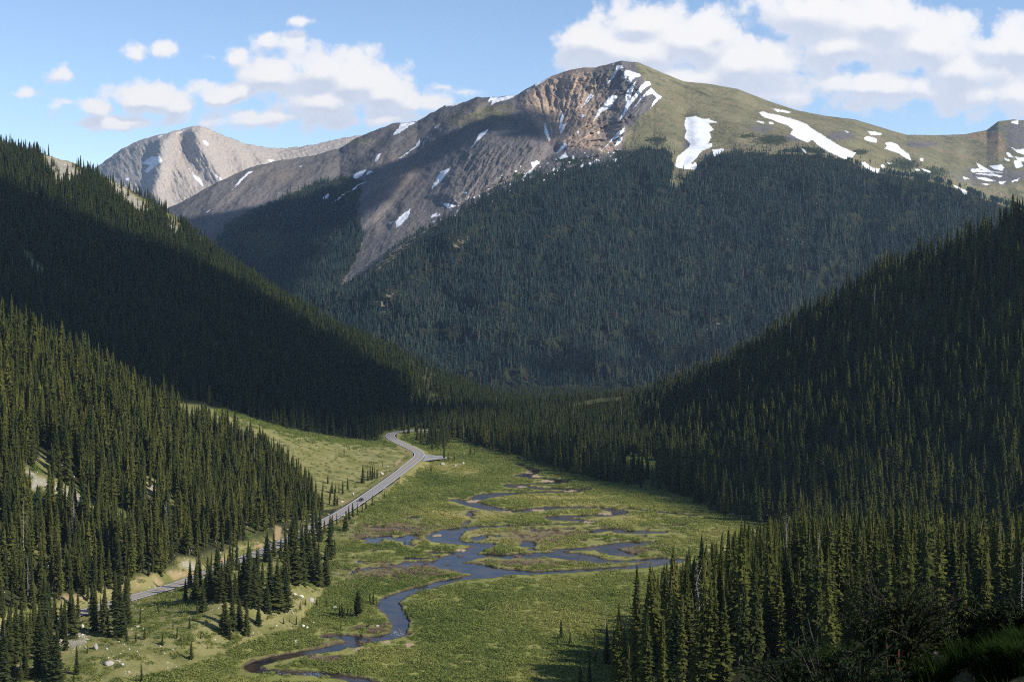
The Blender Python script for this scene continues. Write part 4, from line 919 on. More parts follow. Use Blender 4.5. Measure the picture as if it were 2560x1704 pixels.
# single trees read off the photograph (foot x, foot y, height) and grouped as they stand
GROUPS = {
 'fan_clump': cropH('C', [(585, 860, 270), (655, 832, 190), (690, 822, 200), (715, 820, 220), (745, 800, 180), (785, 802, 150), (700, 610, 60), (733, 600, 50), (855, 635, 75), (805, 615, 35)]),
 'fan_edge': cropH('C', [(105, 870, 150), (165, 1000, 180), (215, 1000, 150), (260, 1000, 150), (310, 1000, 190), (380, 965, 200), (140, 1080, 180), (200, 1170, 250), (235, 1185, 190), (130, 1150, 200), (40, 960, 170), (480, 930, 80), (330, 465, 110), (405, 400, 50), (380, 405, 40)]),
 'verge': cropH('C', [(885, 1055, 95), (915, 1025, 85), (715, 1185, 175), (740, 1185, 120), (630, 1225, 150), (580, 1270, 130), (515, 1310, 200), (450, 1335, 220), (400, 1390, 230), (360, 1520, 300), (330, 1500, 200), (230, 1430, 170), (160, 1540, 260), (60, 1550, 200)]),
 'bend': cropH('C', [(1450, 720, 80), (1520, 705, 115), (1840, 565, 145), (1700, 545, 235), (1755, 570, 150), (1385, 335, 215), (1150, 188, 150), (1660, 345, 150), (1590, 330, 190), (1050, 248, 65), (780, 275, 120), (895, 310, 70), (570, 280, 170), (320, 260, 190), (2060, 480, 190), (2110, 480, 130)]),
 'bank_clump': cropH('A', [(1270, 1015, 150), (1340, 1000, 220), (1390, 1080, 200), (1440, 1000, 250), (1490, 970, 330), (1560, 1000, 280), (1610, 1020, 200), (1640, 960, 220), (1700, 1040, 400), (1740, 1040, 300), (1790, 1000, 240), (1830, 1085, 200), (1850, 960, 260), (1900, 1065, 320), (1960, 1070, 310), (1540, 1230, 250), (1590, 1205, 270), (1640, 1195, 200), (1690, 1240, 230), (1770, 1170, 140), (1575, 1270, 140), (1410, 1020, 170), (1520, 1010, 260), (1670, 1010, 300), (1760, 1000, 330), (1930, 1050, 260)]),
 'pond_clump': cropH('A', [(1960, 885, 300), (2010, 885, 430), (2070, 890, 370), (2120, 870, 320), (2180, 905, 290), (2230, 910, 250), (2260, 720, 270), (2190, 600, 200), (2030, 620, 210), (1830, 740, 190), (2100, 700, 240), (2150, 760, 230), (2290, 700, 120), (1980, 700, 200)]),
 'field': cropH('A', [(1310, 1405, 130), (1110, 1310, 90), (970, 1562, 150), (1035, 1562, 60), (525, 1510, 210), (600, 1365, 80), (930, 1290, 80), (870, 1285, 100), (960, 1165, 130), (1085, 1095, 100), (1210, 1265, 90), (1300, 1195, 90), (1375, 1262, 40), (1350, 1095, 110), (750, 1250, 60), (990, 1270, 90), (795, 1335, 25), (1240, 1290, 60), (1185, 1200, 70), (1420, 1335, 30)]),
 'corner': cropH('A', [(650, 1210, 330), (720, 1140, 270), (820, 1250, 430), (860, 1180, 350), (500, 1260, 290), (330, 1210, 350), (420, 1260, 260), (200, 1285, 230), (60, 1520, 480), (110, 1420, 420), (30, 1560, 430), (290, 1510, 390), (350, 1562, 430), (390, 1562, 400), (180, 1545, 190), (140, 1562, 160), (240, 1535, 170), (505, 1562, 80), (300, 1250, 420), (240, 1180, 260), (600, 1010, 160), (640, 1160, 300), (20, 1380, 300), (270, 1350, 330), (330, 1400, 340)]),
 'mound': cropH('A', [(2235, 1048, 65), (2170, 1035, 65), (2340, 1125, 120), (2060, 1060, 70), (2030, 1170, 70)])+cropH('D', [(720, 690, 80), (790, 650, 90), (760, 620, 60), (530, 865, 90), (600, 835, 60), (750, 850, 110), (650, 955, 60), (700, 970, 70), (330, 820, 70)]),
 'river_clump': cropH('D', [(1210, 790, 190), (1260, 800, 160), (1300, 760, 110), (1340, 770, 150), (1570, 620, 150), (1610, 640, 160), (1650, 640, 80), (1220, 930, 130), (1350, 850, 80)]),
 'meadow_right': cropH('B', [(1515, 1275, 150), (1490, 1312, 90), (1578, 1305, 100), (1640, 1285, 60), (1680, 1260, 60), (2125, 292, 45)]),
 'meadow_left': cropH('B', [(445, 622, 45), (355, 612, 32), (1015, 46, 45)]),
}
WORDS = {
 'fan_clump': 'clump on the grassy slope left of the road', 'fan_edge': 'group on the lower edge of the grassy slope', 'verge': 'row on the meadow verge of the road', 'bend': 'scattered group by the far road bend',
 'bank_clump': 'dark clump between the lower road and the mound', 'pond_clump': 'clump between the road and the ponds', 'field': 'scattered ones on the boulder field', 'corner': 'group round the lower road at the photo corner',
 'mound': 'small ones on the stony mound', 'river_clump': 'group on the stream bank', 'meadow_right': 'small ones in the willow meadow', 'meadow_left': 'tiny ones alone in the marsh', 'row': 'front row below the lookout'}
for key, lst in GROUPS.items():
    for x, y, hpx in lst:
        p = hit(x, y, 300)
        if p is None: continue
        plant([p[0]], [p[1]], [p[2]], [hpx*p[1]/F*(1.12 if key in ('bank_clump', 'pond_clump') else 1)], [RNG.uniform(.15, .5)], key, 0)
for x, y, hpx in cropH('D', [(1430, 790, 345)])+cropH('A', [(2240, 905, 270)]):
    p = hit(x, y, 300); plant([p[0]], [p[1]], [p[2]], [hpx*p[1]/F], [.35], 'pine', 2)
# more of the stand round the lower road, and young trees along its verges
_n = 72; _cx = RNG.uniform(-60, 330, _n); _cy = 1420+RNG.random(_n)*300-(_cx-60)*.12
for x, y in zip(_cx, _cy):
    p = hit(x, y, 300)
    if p is None or float(road_dist(np.array([p[0]]), np.array([p[1]]))[0][0]) < 6 or ((x > 170) and y > 1590): continue
    plant([p[0]], [p[1]], [p[2]], [RNG.uniform(9, 19)], [RNG.uniform(.2, .6)], 'lowwood', 0)
for x in np.r_[np.arange(20, 335, 30.0), np.arange(476, 800, 11.0)]:
    ry = np.interp(x, [a for a, b in _rd[1:14]], [b for a, b in _rd[1:14]])
    if 600 < x < 640: continue
    p = hit(x+RNG.normal()*5, ry+RNG.uniform(14, 38), 300)
    if p is None or float(road_dist(np.array([p[0]]), np.array([p[1]]))[0][0]) < 5.5: continue
    plant([p[0]], [p[1]], [p[2]], [RNG.uniform(8, 16)], [RNG.uniform(.2, .6)], 'lowwood', 0)
# the row below the lookout: only the tops can be seen, so each stands where its height meets the slope
for x, yt, ht, kd in [(*p, ) for p in crop('E', [(1385, 30, 21, 0), (1650, 150, 19, 0), (1240, 345, 18, 0), (1600, 240, 17, 0), (1465, 200, 19, 1), (1180, 510, 17, 0), (1005, 510, 17, 0), (755, 540, 17, 0), (575, 450, 18, 1), (600, 760, 15, 0), (1895, 110, 19, 0), (2000, 250, 17, 1), (2170, 90, 19, 0), (2260, 230, 17, 0), (1710, 430, 16, 0), (1770, 420, 16, 0), (2095, 220, 17, 0), (1115, 1150, 13, 0), (1325, 1180, 12, 0), (1760, 1090, 13, 0), (1990, 900, 13, 0), (2100, 860, 13, 0), (870, 1430, 11, 0), (960, 1050, 14, 0), (830, 880, 15, 0), (900, 930, 15, 0), (1530, 420, 17, 0), (1300, 560, 16, 0), (690, 860, 14, 0), (260, 1320, 11, 0), (450, 840, 12, 0), (50, 1440, 10, 0), (380, 1150, 11, 0), (1450, 700, 16, 0), (1850, 600, 15, 0), (1930, 420, 15, 0), (1560, 850, 14, 0), (1230, 900, 14, 0)])]:
    Ys = np.linspace(190, 480, 300); g = ground(np.full(300, x), Ys)
    top = HZ-(g+ht-H)*F/Ys
    j = int(np.argmin(np.abs(top-yt)+ (0 if yt > 1500 else 0)))
    Yt = Ys[j]; plant([(x-CX)/F*Yt], [Yt], [g[j]], [ht], [RNG.uniform(.3, .75)], 'row' if not kd else 'row_dead', kd)
for x, y, hpx in crop('E', [(15, 1000, 240), (130, 1085, 190)])[:0]: pass

def clearings(L, s): return sstep(-6, 4, s)
# hill by hill
PYf = L1.PY(); dn = sstep(2.5, 2.8, L1.t)*sstep(4.75, 4.3, L1.t)*(1-.93*sstep(-8, -1, np.maximum.reduce([poly_field(L1.PX, L1.PY()-q, scree1) for q in (0, 12, 24, 36)])))*(1-sstep(-4, 3, c1))*sstep(7, 10, L1.rd)
X, Y, Z, t, px = sample(L1, dn*.088*np.clip(.95+1.3*fbm(L1.X/26, L1.Y/26, 4), .25, 1.6)*(L1.PX < 830))
h = RNG.normal(16.5, 4.6, len(X)).clip(4, 25)*(.5+.5*sstep(2.6, 3.1, t))*np.interp(px, [0, 500, 760], [1.05, .95, .72])
plant(X, Y, Z, h, np.clip(RNG.normal(.50, .2, len(X))+.15*fbm(X/40, Y/40, 2), 0, .86), 'left', (RNG.random(len(X)) < .014)*1)
dn = np.maximum(sstep(2.85, 3.02, L2.t), sstep(1120, 1180, L2.PX)*(L2.t > 1))*sstep(5.6, 5.1, L2.t)*(1-.93*sstep(-5, 4, bare2))*(1-.8*sstep(-6, 4, green2))*ip(L2.PX, [(-420, 1), (960, 1), (1010, .5), (1070, .12), (1130, .5), (1200, 1), (1760, 1)])
dn = np.where(L2.t > 4.9, dn*np.where(L2.PX < 400, .45, .8), dn)*sstep(7, 12, L2.rd)
X, Y, Z, t, px = sample(L2, dn*.062*(.8+.7*fbm(L2.X/45, L2.Y/45, 3)))
plant(X, Y, Z, RNG.normal(14, 3.4, len(X)).clip(4, 21)*np.interp(t, [2.9, 3.1, 4.8, 5.1], [.7, 1, 1, .8])*np.interp(px, [1000, 1250], [1, .72]), np.clip(RNG.normal(.24, .14, len(X))+.2*fbm(X/60, Y/60, 2), 0, .8), 'dark', (RNG.random(len(X)) < .010)*1)  # tints darkened to stand in for dimmer light on this hill
dn = sstep(1.0, 1.05, L3.t)*sstep(3.7, 3.2, L3.t)
X, Y, Z, t, px = sample(L3, dn*.066*(.8+.7*fbm(L3.X/40, L3.Y/40, 3)))
plant(X, Y, Z, RNG.normal(15, 4.0, len(X)).clip(4, 23)*np.interp(px, [1060, 1400, 1700], [.8, .9, 1]), np.clip(RNG.normal(.44, .18, len(X)), 0, .86), 'right', (RNG.random(len(X)) < .014)*1)
py4 = L4.PY()
dn = sstep(3.75, 3.95, L4.t)*sstep(5.6, 5.0, L4.t)*sstep(0, 60, L4.PX-np.interp(L4.Y, [150, 235, 420, 520, 600, 660], [1640, 1560, 1640, 1720, 1810, 1900]))
X, Y, Z, t, px = sample(L4, dn*.06*(.8+.6*fbm(L4.X/25, L4.Y/25, 3)))
plant(X, Y, Z, RNG.normal(15.5, 3.8, len(X)).clip(4, 22), np.clip(RNG.normal(.52, .17, len(X)), 0, .86), 'near', (RNG.random(len(X)) < .02)*1)
dn = a0['wood']*(L0.Y < 2300)*.05*(px0 > 880)*(px0 < 1800)
dn = dn+.012*(L0.Y > 1000)*(L0.Y < 1160)*(px0 > 880)*(px0 < 1130)*sstep(10, 16, road_dist(L0.X, L0.Y)[0])*(L0.wsd < -3)
X, Y, Z, t, px = sample(L0, dn)
plant(X, Y, Z, RNG.normal(12.5, 3, len(X)).clip(4, 18)*np.interp(Y, [1150, 1350], [1, .75]), np.clip(RNG.normal(.26, .14, len(X)), 0, .8), 'floor', (RNG.random(len(X)) < .02)*1)  # darker tints dim the sunlit valley wood

TX, TY, TZ, TH, TT = map(np.concatenate, (TX, TY, TZ, TH, TT)); TK = np.concatenate(TK); TG = np.array(TG)
_px = CX+F*TX/TY; _pb = HZ-(TZ-H)*F/TY; _pt = HZ-(TZ+TH-H)*F/TY
gz = ground(_px, TY)
seen = ~hidden_by(_px, _pt, TY, 10) & (_px > -330) & (_px < 2890) & ((TZ > gz-1.0)) & (_pt < 1760)
auth = np.isin(TG, list(GROUPS)+['row', 'row_dead', 'pine', 'lowwood'])
seen |= auth
TX, TY, TZ, TH, TT, TK, TG, _px, _pb, _pt = [a[seen] for a in (TX, TY, TZ, TH, TT, TK, TG, _px, _pb, _pt)]
auth = auth[seen]
# how much of each tree the view shows: paint them front to back on a coarse raster
buf = np.zeros((426, 640), bool); show = np.zeros(len(TX))
for i in np.argsort(TY):
    hp = _pb[i]-_pt[i]
    if hp < 18 or _px[i] < -20 or _px[i] > 2580: continue
    r0, r1 = int(max(_pt[i]/4, 0)), int(min(_pb[i]/4, 425)); w = hp*.11/4
    for r in range(r0, r1+1):
        f = (r+.5-_pt[i]/4)/(hp/4); c0 = int(max(_px[i]/4-w*f, 0)); c1 = int(min(_px[i]/4+w*f, 639))
        if c1 < c0: continue
        sl = buf[r, c0:c1+1]; show[i] += (~sl).sum(); sl[:] = True
live = np.nonzero(TK != 1)[0]; dead_i = np.nonzero(TK == 1)[0]
pick = live[np.argsort(-(show[live]+12*auth[live]*(show[live] > 2)))][:290]
pick = pick[show[pick] > 2]
pickd = dead_i[np.argsort(-show[dead_i])][:24]; pickd = pickd[show[pickd] > 8]
single = np.zeros(len(TX), bool); single[pick] = True; single[pickd] = True
ORD = 'first second third fourth fifth sixth seventh eighth ninth tenth eleventh twelfth thirteenth fourteenth fifteenth sixteenth seventeenth eighteenth nineteenth twentieth'.split()
ORD += ['twenty-'+w for w in ORD[:9]]+['thirtieth']+['thirty-'+w for w in ORD[:9]]
FIELD = {'lowwood': ('spruce in the loose stand on both verges of the lower road', 'spruces in the stand round the lower road'), 'left': ('sunlit spruce in the dense stand on the left hill above the road', 'spruces in the dense stand on the left hill'), 'right': ('spruce in the dense stand on the right hill above the meadow', 'spruces in the dense stand on the right hill'),
         'near': ('sunlit spruce in the dense stand on the near right slope', 'spruces in the dense stand on the near right slope'), 'dark': ('shaded spruce in the dense stand on the dark left hill', 'spruces on the dark left hill'), 'floor': ('spruce on the valley floor by the far road bend', 'spruces on the valley floor beyond the bend')}
def add_tree(i, label, group):
    dead = TK[i] == 1; pine = TK[i] == 2
    cr, tr = (DEADP[i % 3] if dead else PINE if pine else OPEN[i % 4] if auth[i] and TG[i] != 'row' else HI[i % 6])
    nm = 'dead_tree' if dead else 'pine_tree' if pine else 'spruce_tree'
    h = TH[i]; s = h/(15.0 if pine else 17.0); w = s*(1.22 if TG[i] in ('bank_clump', 'pond_clump', 'corner') else 1 if auth[i] and TG[i] != 'row' else .95)*rnd.uniform(.85, 1.15)*(1.25 if h < 7 else 1)
    t = thing(nm, label, 'dead tree' if dead else 'tree', (TX[i], TY[i], TZ[i]-.1), rnd.uniform(0, 6.28), group)
    t.scale = (w, w, s)
    link('trunk', tr, t); c = link('crown', cr, t); c['tint'] = float(TT[i])
rnd = random.Random(5)
for key in sorted(set(TG[single])):
    ii = np.nonzero(single & (TG == key))[0]; ii = ii[np.argsort(_px[ii])]
    for dead in (False, True):
        jj = [i for i in ii if (TK[i] == 1) == dead]
        if not jj: continue
        if key in WORDS and not dead:
            grp = 'spruces: '+WORDS[key]
            tall = max(jj, key=lambda i: _pb[i]-_pt[i])
            for n, i in enumerate(jj):
                if i == tall and len(jj) > 2: lb = 'tallest spruce of the '+WORDS[key]
                else: lb = (ORD[n]+' spruce from the left in the '+WORDS[key]) if n else 'leftmost spruce in the '+WORDS[key]
                add_tree(i, lb.replace(' in the small ones', ' of the small ones').replace(' in the scattered ones', ' of the scattered ones').replace(' in the tiny ones', ' of the tiny ones'), grp)
        elif dead:
            ww = {'row_dead': 'front row below the lookout'}.get(key) or {'left': 'stand on the left hill', 'right': 'stand on the right hill', 'near': 'stand on the near right slope', 'dark': 'stand on the dark left hill', 'floor': 'woods at the far bend'}.get(key, 'clumps')
            for n, i in enumerate(jj):
                add_tree(i, ('leftmost' if n == 0 else ORD[n])+' bare grey dead tree '+('' if n == 0 else 'from the left ')+'among the '+ww, 'dead trees in the '+ww)
        elif key == 'pine':
            for n, i in enumerate(jj):
                add_tree(i, ['broad dark pine at the right end of the clump by the ponds', 'broad bushy pine standing alone near the stream bend'][n if len(jj) > 1 else 1], 'broad pines by the stream')
        else:
            for i in jj: add_tree(i, *FIELD[key])
rest = ~single
n = rest.sum(); idx = np.where(TK[rest] == 1, RNG.integers(13, 15, n), RNG.integers(0, 13, n))
s = TH[rest]/17; wv = s*RNG.uniform(.85, 1.25, n)
scatter('conifer_forest', TX[rest], TY[rest], TZ[rest]-.2, RNG.uniform(0, 6.28, n), np.stack([wv, wv, s], 1), idx, TT[rest], NEARC, 'dense dark green spruce forest covering both valley sides', lean=RNG.normal(0, .02, (n, 2)))

# the far wood on the mountain
dn = sstep(0, .04, L5.t)*sstep(-4, 4, below5)*sstep(2.6, 2.3, L5.t)*(1-.72*sstep(-4, 3, cl5))*ip(L5.PX, [(150, 0), (500, .6), (900, 1), (2900, 1)])
dn = dn*(.8+1.1*fbm(PX5/34, PY5/40, 4)).clip(.15, 1.4)
dn = np.maximum(dn, sstep(-2, 8, wl5)*(.62+.9*fbm(PX5/16, PY5/22, 3)).clip(0, 1)*(L5.t > 1))
dn = np.maximum(dn, np.clip(krum-.25, 0, 1)*.28*(L5.t > 1.5)*sstep(2.4, 2.2, L5.t)*(fbm(PX5/10, PY5/8, 3) > -.05))
dn = np.maximum(dn, .5*sstep(-26, -2, below5)*(PX5 > 860)*sstep(-.05, .3, fbm(PX5/14, PY5/9, 3)))
dn = np.where(a5['snow'].reshape(PX5.shape) > -2.5, 0, dn)
chute = poly_sd(PX5, PY5, [(1668, 340), (1720, 340), (1790, 375), (1760, 400), (1725, 440), (1700, 470), (1672, 470), (1680, 410)])+9*fbm(PX5/16, PY5/16, 4)
dn = dn*(1-.9*sstep(-4, 6, chute))
X, Y, Z, t, px = sample(L5, dn*.040)
pt = HZ-(Z+14-H)*F/Y
ok = ~hidden_by(px, pt, Y, 14) & (px > -100) & (px < 2720)
X, Y, Z, t, px = [a[ok] for a in (X, Y, Z, t, px)]; n = len(X)
_b5 = (HZ-(Z-H)*F/Y)-np.interp(px, _x, _y)
s = RNG.normal(15, 3.0, n).clip(6, 22)*np.where(px < 915, .95, np.interp(_b5, [-40, -5, 60], [.38, .55, 1]))/17; wv = s*RNG.uniform(.8, 1.25, n)
red = np.exp(-((px-1640)/110)**2-(((HZ-(Z-H)*F/Y)-800)/50)**2)
tint = np.clip(RNG.normal(.42, .22, n)+.45*fbm(X/110, Y/110, 4), 0, .93); tint = np.where(RNG.random(n) < .03+.16*red, .97, tint)
scatter('mountain_wood', X, Y, Z-.3, RNG.uniform(0, 6.28, n), np.stack([wv, wv, s], 1), np.where(RNG.random(n) < .008, 6, RNG.integers(0, 6, n)), tint, FARC, 'far dark conifer wood on the slopes of the snow-streaked mountain')
print('trees', rest.sum(), 'single', single.sum(), 'far', n)

# ------------------------------------------------------------------ willow scrub and bright undergrowth
def brush(dens, L, k=1.0):
    return sample(L, dens*k)
rd0 = road_dist(L0.X, L0.Y)[0]
md = (L0.Y > 395) & (L0.Y < 1200) & (px0 > -100) & (px0 < 2200)
dryv, brv = np.clip(dry_f(px0, py0)+.35*fbm(L0.X/30, L0.Y/30, 4), 0, 1), np.clip(brown_f(px0, py0), 0, 1)
tall = fbm(L0.X/16, L0.Y/22, 4)
wbeh = np.maximum(np.maximum(L0.wsd, water_sd(L0.X, L0.Y+3.5)), water_sd(L0.X, L0.Y+7.5)-.5)
dn = md*sstep(-1.2, -2.6, L0.wsd)*(.12+.88*sstep(-.5, -3.5, wbeh))*(1-L0.sand)*sstep(6.5, 9, rd0)*(.30+.42*sstep(-.25, .3, tall))*(1-.72*np.clip(dryv*1.3, 0, 1))*(1-.75*a0['wood'])
X, Y, Z, t, px = sample(L0, dn)
bX, bY, bZ = [X], [Y], [Z]
py = HZ-(Z-H)*F/Y
tn = np.clip(.30+.34*fbm(X/35, Y/45, 4)+.30*fbm(X/110, Y/90, 3)+.05*RNG.normal(size=len(X))+.32*np.clip(dry_f(px, py), 0, 1), 0, .66)
tn = np.where(RNG.random(len(X)) < np.clip(brown_f(px, py)*1.1, 0, .92), RNG.uniform(.82, .98, len(X)), tn)
bT = [tn]; bS = [RNG.uniform(.55, 1.15, len(X))*(.8+.4*sstep(-.2, .4, fbm(X/16, Y/22, 4)))*np.where(tn > .8, .8, 1)]
# on the bench, mound and grassy slope: sparser and greyer
dn = bench*sstep(1.05, 1.2, L1.t)*sstep(6, 8, L1.rd)*(.04+.26*sstep(-.1, .3, fbm(L1.X/14, L1.Y/14, 4)))*(1-.7*blobs(px1, py1, [(690, 1540, 90, 30), (330, 1665, 90, 22), (270, 1625, 60, 16)]))
dn = np.maximum(dn, bench*.34*blobs(px1, py1, [(430, 1520, 90, 34), (380, 1570, 80, 26), (500, 1600, 90, 24), (230, 1690, 120, 22), (720, 1600, 120, 18), (560, 1610, 80, 22), (860, 1500, 30, 50), (480, 1560, 40, 30)])*sstep(6, 8, L1.rd)*(L1.t > 1.02))
X, Y, Z, t, px = sample(L1, dn); bX.append(X); bY.append(Y); bZ.append(Z); bT.append(np.clip(RNG.normal(.22, .12, len(X)), 0, .6)); bS.append(RNG.uniform(.4, 1.0, len(X)))
dn = fan*sstep(1.02, 1.1, L2.t)*sstep(6, 9, L2.rd)*(L2.PX > 540)*(L2.PX < 1060)*(.03+.10*sstep(.05, .35, fbm(L2.X/9, L2.Y/9, 3)))
dn = np.maximum(dn, .2*sstep(1.97, 2.05, L2.t)*sstep(2.95, 2.7, L2.t)*(L2.PX > 540)*(L2.PX < 1130)*sstep(7, 10, L2.rd)*sstep(0, 1, L2.t-1.9))
X, Y, Z, t, px = sample(L2, dn); bX.append(X); bY.append(Y); bZ.append(Z); bT.append(np.clip(RNG.normal(.15, .1, len(X)), 0, .5)); bS.append(RNG.uniform(.4, 1.0, len(X))*np.where(t > 1.95, 1.35, .75))
dn = .12*((L0.Y > 1010) & (L0.Y < 1150) & (px0 > 960) & (px0 < 1260))*sstep(8, 11, rd0)*sstep(-1, -3, L0.wsd)
X, Y, Z, t, px = sample(L0, dn); bX.append(X); bY.append(Y); bZ.append(Z); bT.append(np.clip(RNG.normal(.12, .1, len(X)), 0, .5)); bS.append(RNG.uniform(.8, 1.5, len(X)))
dn = .13*blobs(px0, py0, [(960, 1426, 120, 16), (930, 1318, 100, 9), (900, 1602, 50, 14), (1260, 1395, 60, 6), (830, 1400, 40, 10), (1590, 1378, 30, 6)])*(L0.wsd > -1.5)*md*sstep(-.2, .25, fbm(L0.X/6, L0.Y/9, 3))
X, Y, Z, t, px = sample(L0, dn); bX.append(X); bY.append(Y); bZ.append(Z*0-.4); bT.append(RNG.uniform(.82, .98, len(X))); bS.append(RNG.uniform(.35, .8, len(X)))
bX, bY, bZ, bT, bS = map(np.concatenate, (bX, bY, bZ, bT, bS)); n = len(bX)
print('willows', n)
bx = bS*RNG.uniform(1.0, 1.7, n)
scatter('willow_scrub', bX, bY, bZ-.1, RNG.uniform(0, 6.28, n), np.stack([bx, bx, bS*RNG.uniform(.8, 1.3, n)], 1), RNG.integers(0, 5, n), bT, WILLOWC, 'low green willow scrub covering the boggy meadow along the stream')
bX, bY, bZ, bT, bS = [], [], [], [], []
for L, dn in ((L1, sstep(3.0, 3.2, L1.t)*sstep(4.6, 4.2, L1.t)*(.006+.035*sstep(.18, .4, fbm(L1.X/28, L1.Y/28, 3)))*(L1.PX < 820)), (L2, .11*sstep(-3, 3, green2)+.002*sstep(3, 3.2, L2.t)*sstep(5, 4.8, L2.t)*sstep(.2, .4, fbm(L2.X/40, L2.Y/40, 3)))):
    X, Y, Z, t, px = sample(L, dn); bX.append(X); bY.append(Y); bZ.append(Z); bT.append(RNG.uniform(.1, .9, len(X))); bS.append(RNG.uniform(.7, 1.7, len(X)))
bX, bY, bZ, bT, bS = map(np.concatenate, (bX, bY, bZ, bT, bS)); n = len(bX)
scatter('bright_undergrowth', bX, bY, bZ-.1, RNG.uniform(0, 6.28, n), np.stack([bS, bS, bS*1.1], 1), RNG.integers(0, 4, n), bT, BRIGHTC, 'bright green leafy undergrowth between the spruces of the left hills')

# ------------------------------------------------------------------ boulders
def rock_mesh(name, seed, mat, sub=3, flat=1.0):
    import bmesh
    bm = bmesh.new(); bmesh.ops.create_icosphere(bm, subdivisions=sub, radius=1.0)
    r = np.random.default_rng(seed)
    planes = [(lambda v: v/np.linalg.norm(v))(r.normal(size=3)) for _ in range(9)]; cut = r.uniform(.55, .95, 9)
    for v in bm.verts:
        p = np.array(v.co)
        for n, c in zip(planes, cut):
            d = p@n
            if d > c: p = p-n*(d-c)*.92
        p = p*(1+.05*math.sin(5*p[0]+seed)*math.cos(4*p[1]-seed))
        v.co = (p[0], p[1], p[2]*flat)
    me = bpy.data.meshes.new(name); bm.to_mesh(me); bm.free(); me.materials.append(mat)
    return me
ROCKS = [rock_mesh('boulder', 10+k, M['rock'] if k % 3 else M['rock2'], 3) for k in range(6)]
BOUL = [  # foot x, foot y, width px, height ratio, label
 *[(x, y, w/5.122, r, l) for (x, y), w, r, l in [(q[:2], q[2], q[3], q[4]) for q in [(*crop('G', [(a, b)])[0], c, d, e) for a, b, c, d, e in [
  (1215, 1140, 78, 1.1, 'big white angular boulder beside the small spruce below the rock pile'), (1390, 1340, 140, .42, 'long flat grey slab lying in the grass'), (1560, 1352, 56, .7, 'round pale boulder just right of the long slab'),
  (1525, 1303, 42, .6, 'smaller pale boulder behind the round one by the slab'), (1365, 1140, 30, .9, 'small white stone right of the big angular boulder'), (1655, 1145, 28, .9, 'small white stone in the open grass above the slab'),
  (1095, 1125, 44, .6, 'flat white stone left of the small spruce below the rock pile'), (2210, 1150, 44, .6, 'dull grey boulder among the willows of the field'), (1540, 1200, 36, .4, 'thin flat stone in the grass left of the grey boulder'),
  (1760, 855, 50, .5, 'pale stone under the spruces at the upper field edge'), (1830, 880, 34, .6, 'paler stone right under the upper field edge spruces'), (1055, 860, 50, 1.2, 'tall white rock at the top of the rock pile'), (2045, 1105, 40, .5, 'flat stone in the scrub at the right of the field')]]]],
 *[(x, y, w/4.839, r, l) for (x, y), w, r, l in [(q[:2], q[2], q[3], q[4]) for q in [(*crop('D', [(a, b)])[0], c, d, e) for a, b, c, d, e in [
  (665, 525, 60, .7, 'cream rock against the last spruce of the dark clump'), (725, 555, 90, .5, 'long cream slab on the crest of the mound'), (860, 610, 110, .55, 'biggest cream slab on the crest of the mound'), (758, 908, 54, .9, 'pale blocky boulder low on the mound'),
  (810, 925, 50, .8, 'pale boulder right of the blocky one low on the mound'), (633, 740, 28, 1.2, 'upright pale stone in the middle of the mound'), (1150, 685, 70, .55, 'grey boulder behind the bank spruces'), (892, 750, 34, .7, 'pale stone on the right flank of the mound'),
  (975, 800, 26, .8, 'small pale stone lowest on the right flank of the mound'), (1190, 790, 70, .3, 'brown flat ledge in front of the bank spruces'), (545, 735, 30, .6, 'small pale stone at the red earth of the mound'), (450, 775, 26, .8, 'small cream stone at the left of the mound'),
  (890, 860, 34, .7, 'pale stone by the willows under the mound'), (435, 895, 30, .7, 'cream stone at the lower left of the mound'), (1660, 895, 46, .5, 'white rock on the marshy spit by the stream')]]]],
 *[(x, y, w/5.479, r, l) for (x, y), w, r, l in [(q[:2], q[2], q[3], q[4]) for q in [(*crop('C', [(a, b)])[0], c, d, e) for a, b, c, d, e in [
  (1958, 605, 44, .95, 'white boulder at the edge of the meadow by the far bend'), (1680, 612, 66, .6, 'dome-shaped grey boulder near the lay-by'), (1970, 468, 24, 1.1, 'pinkish white block at the wood edge beyond the lay-by'), (845, 750, 60, .8, 'broken cream rocks beside the clump on the grassy slope'),
  (450, 1020, 34, .9, 'pale boulder on the grass left of the road'), (1855, 620, 40, .5, 'dark brown stone between the grey dome and the white boulder'), (925, 640, 26, .8, 'small white stone on the grassy slope below the cut bank'), (300, 1120, 60, .4, 'low sandy rock on the road bank left of the car')]]]],
]
for k, (x, y, w, ratio, lb) in enumerate(BOUL):
    p = hit(x, y, 300)
    if p is None: continue
    r = w*p[1]/F/2*1.05
    o = link('boulder', ROCKS[k % 6 if 'brown' not in lb and 'grey' not in lb else 3], loc=(p[0], p[1]+r*.5, p[2]+r*ratio*.5), label=lb, category='boulder', group='boulders on the valley floor')
    o.scale = (r, r*.85, r*ratio*1.15); o.rotation_euler = (0, 0, rnd.uniform(-.5, .5))
STONEC = proto_coll('stone', [rock_mesh('stone', 40+k, M['rock'], 1) for k in range(5)])
pile = sstep(-6, 2, poly_field(px1, py1, [crop('G', [(740, 1040), (880, 940), (1030, 850), (1080, 880), (1060, 960), (1120, 1010), (1060, 1110), (900, 1120), (800, 1090)])])+4*fbm(L1.X/2, L1.Y/2, 3))
dn = 1.3*pile+bench*(.005+.10*blobs(px1, py1, [(690, 1545, 80, 26), (640, 1570, 60, 20), (780, 1530, 30, 20)])+.04*blobs(px1, py1, [(330, 1610, 120, 40), (560, 1590, 60, 30)]))*sstep(6, 8, L1.rd)*(L1.t > 1.1)+.25*sstep(-2, 3, s1)*(L1.t > 3)+.1*sstep(-2, 3, c1)
X, Y, Z, t, px = sample(L1, dn)
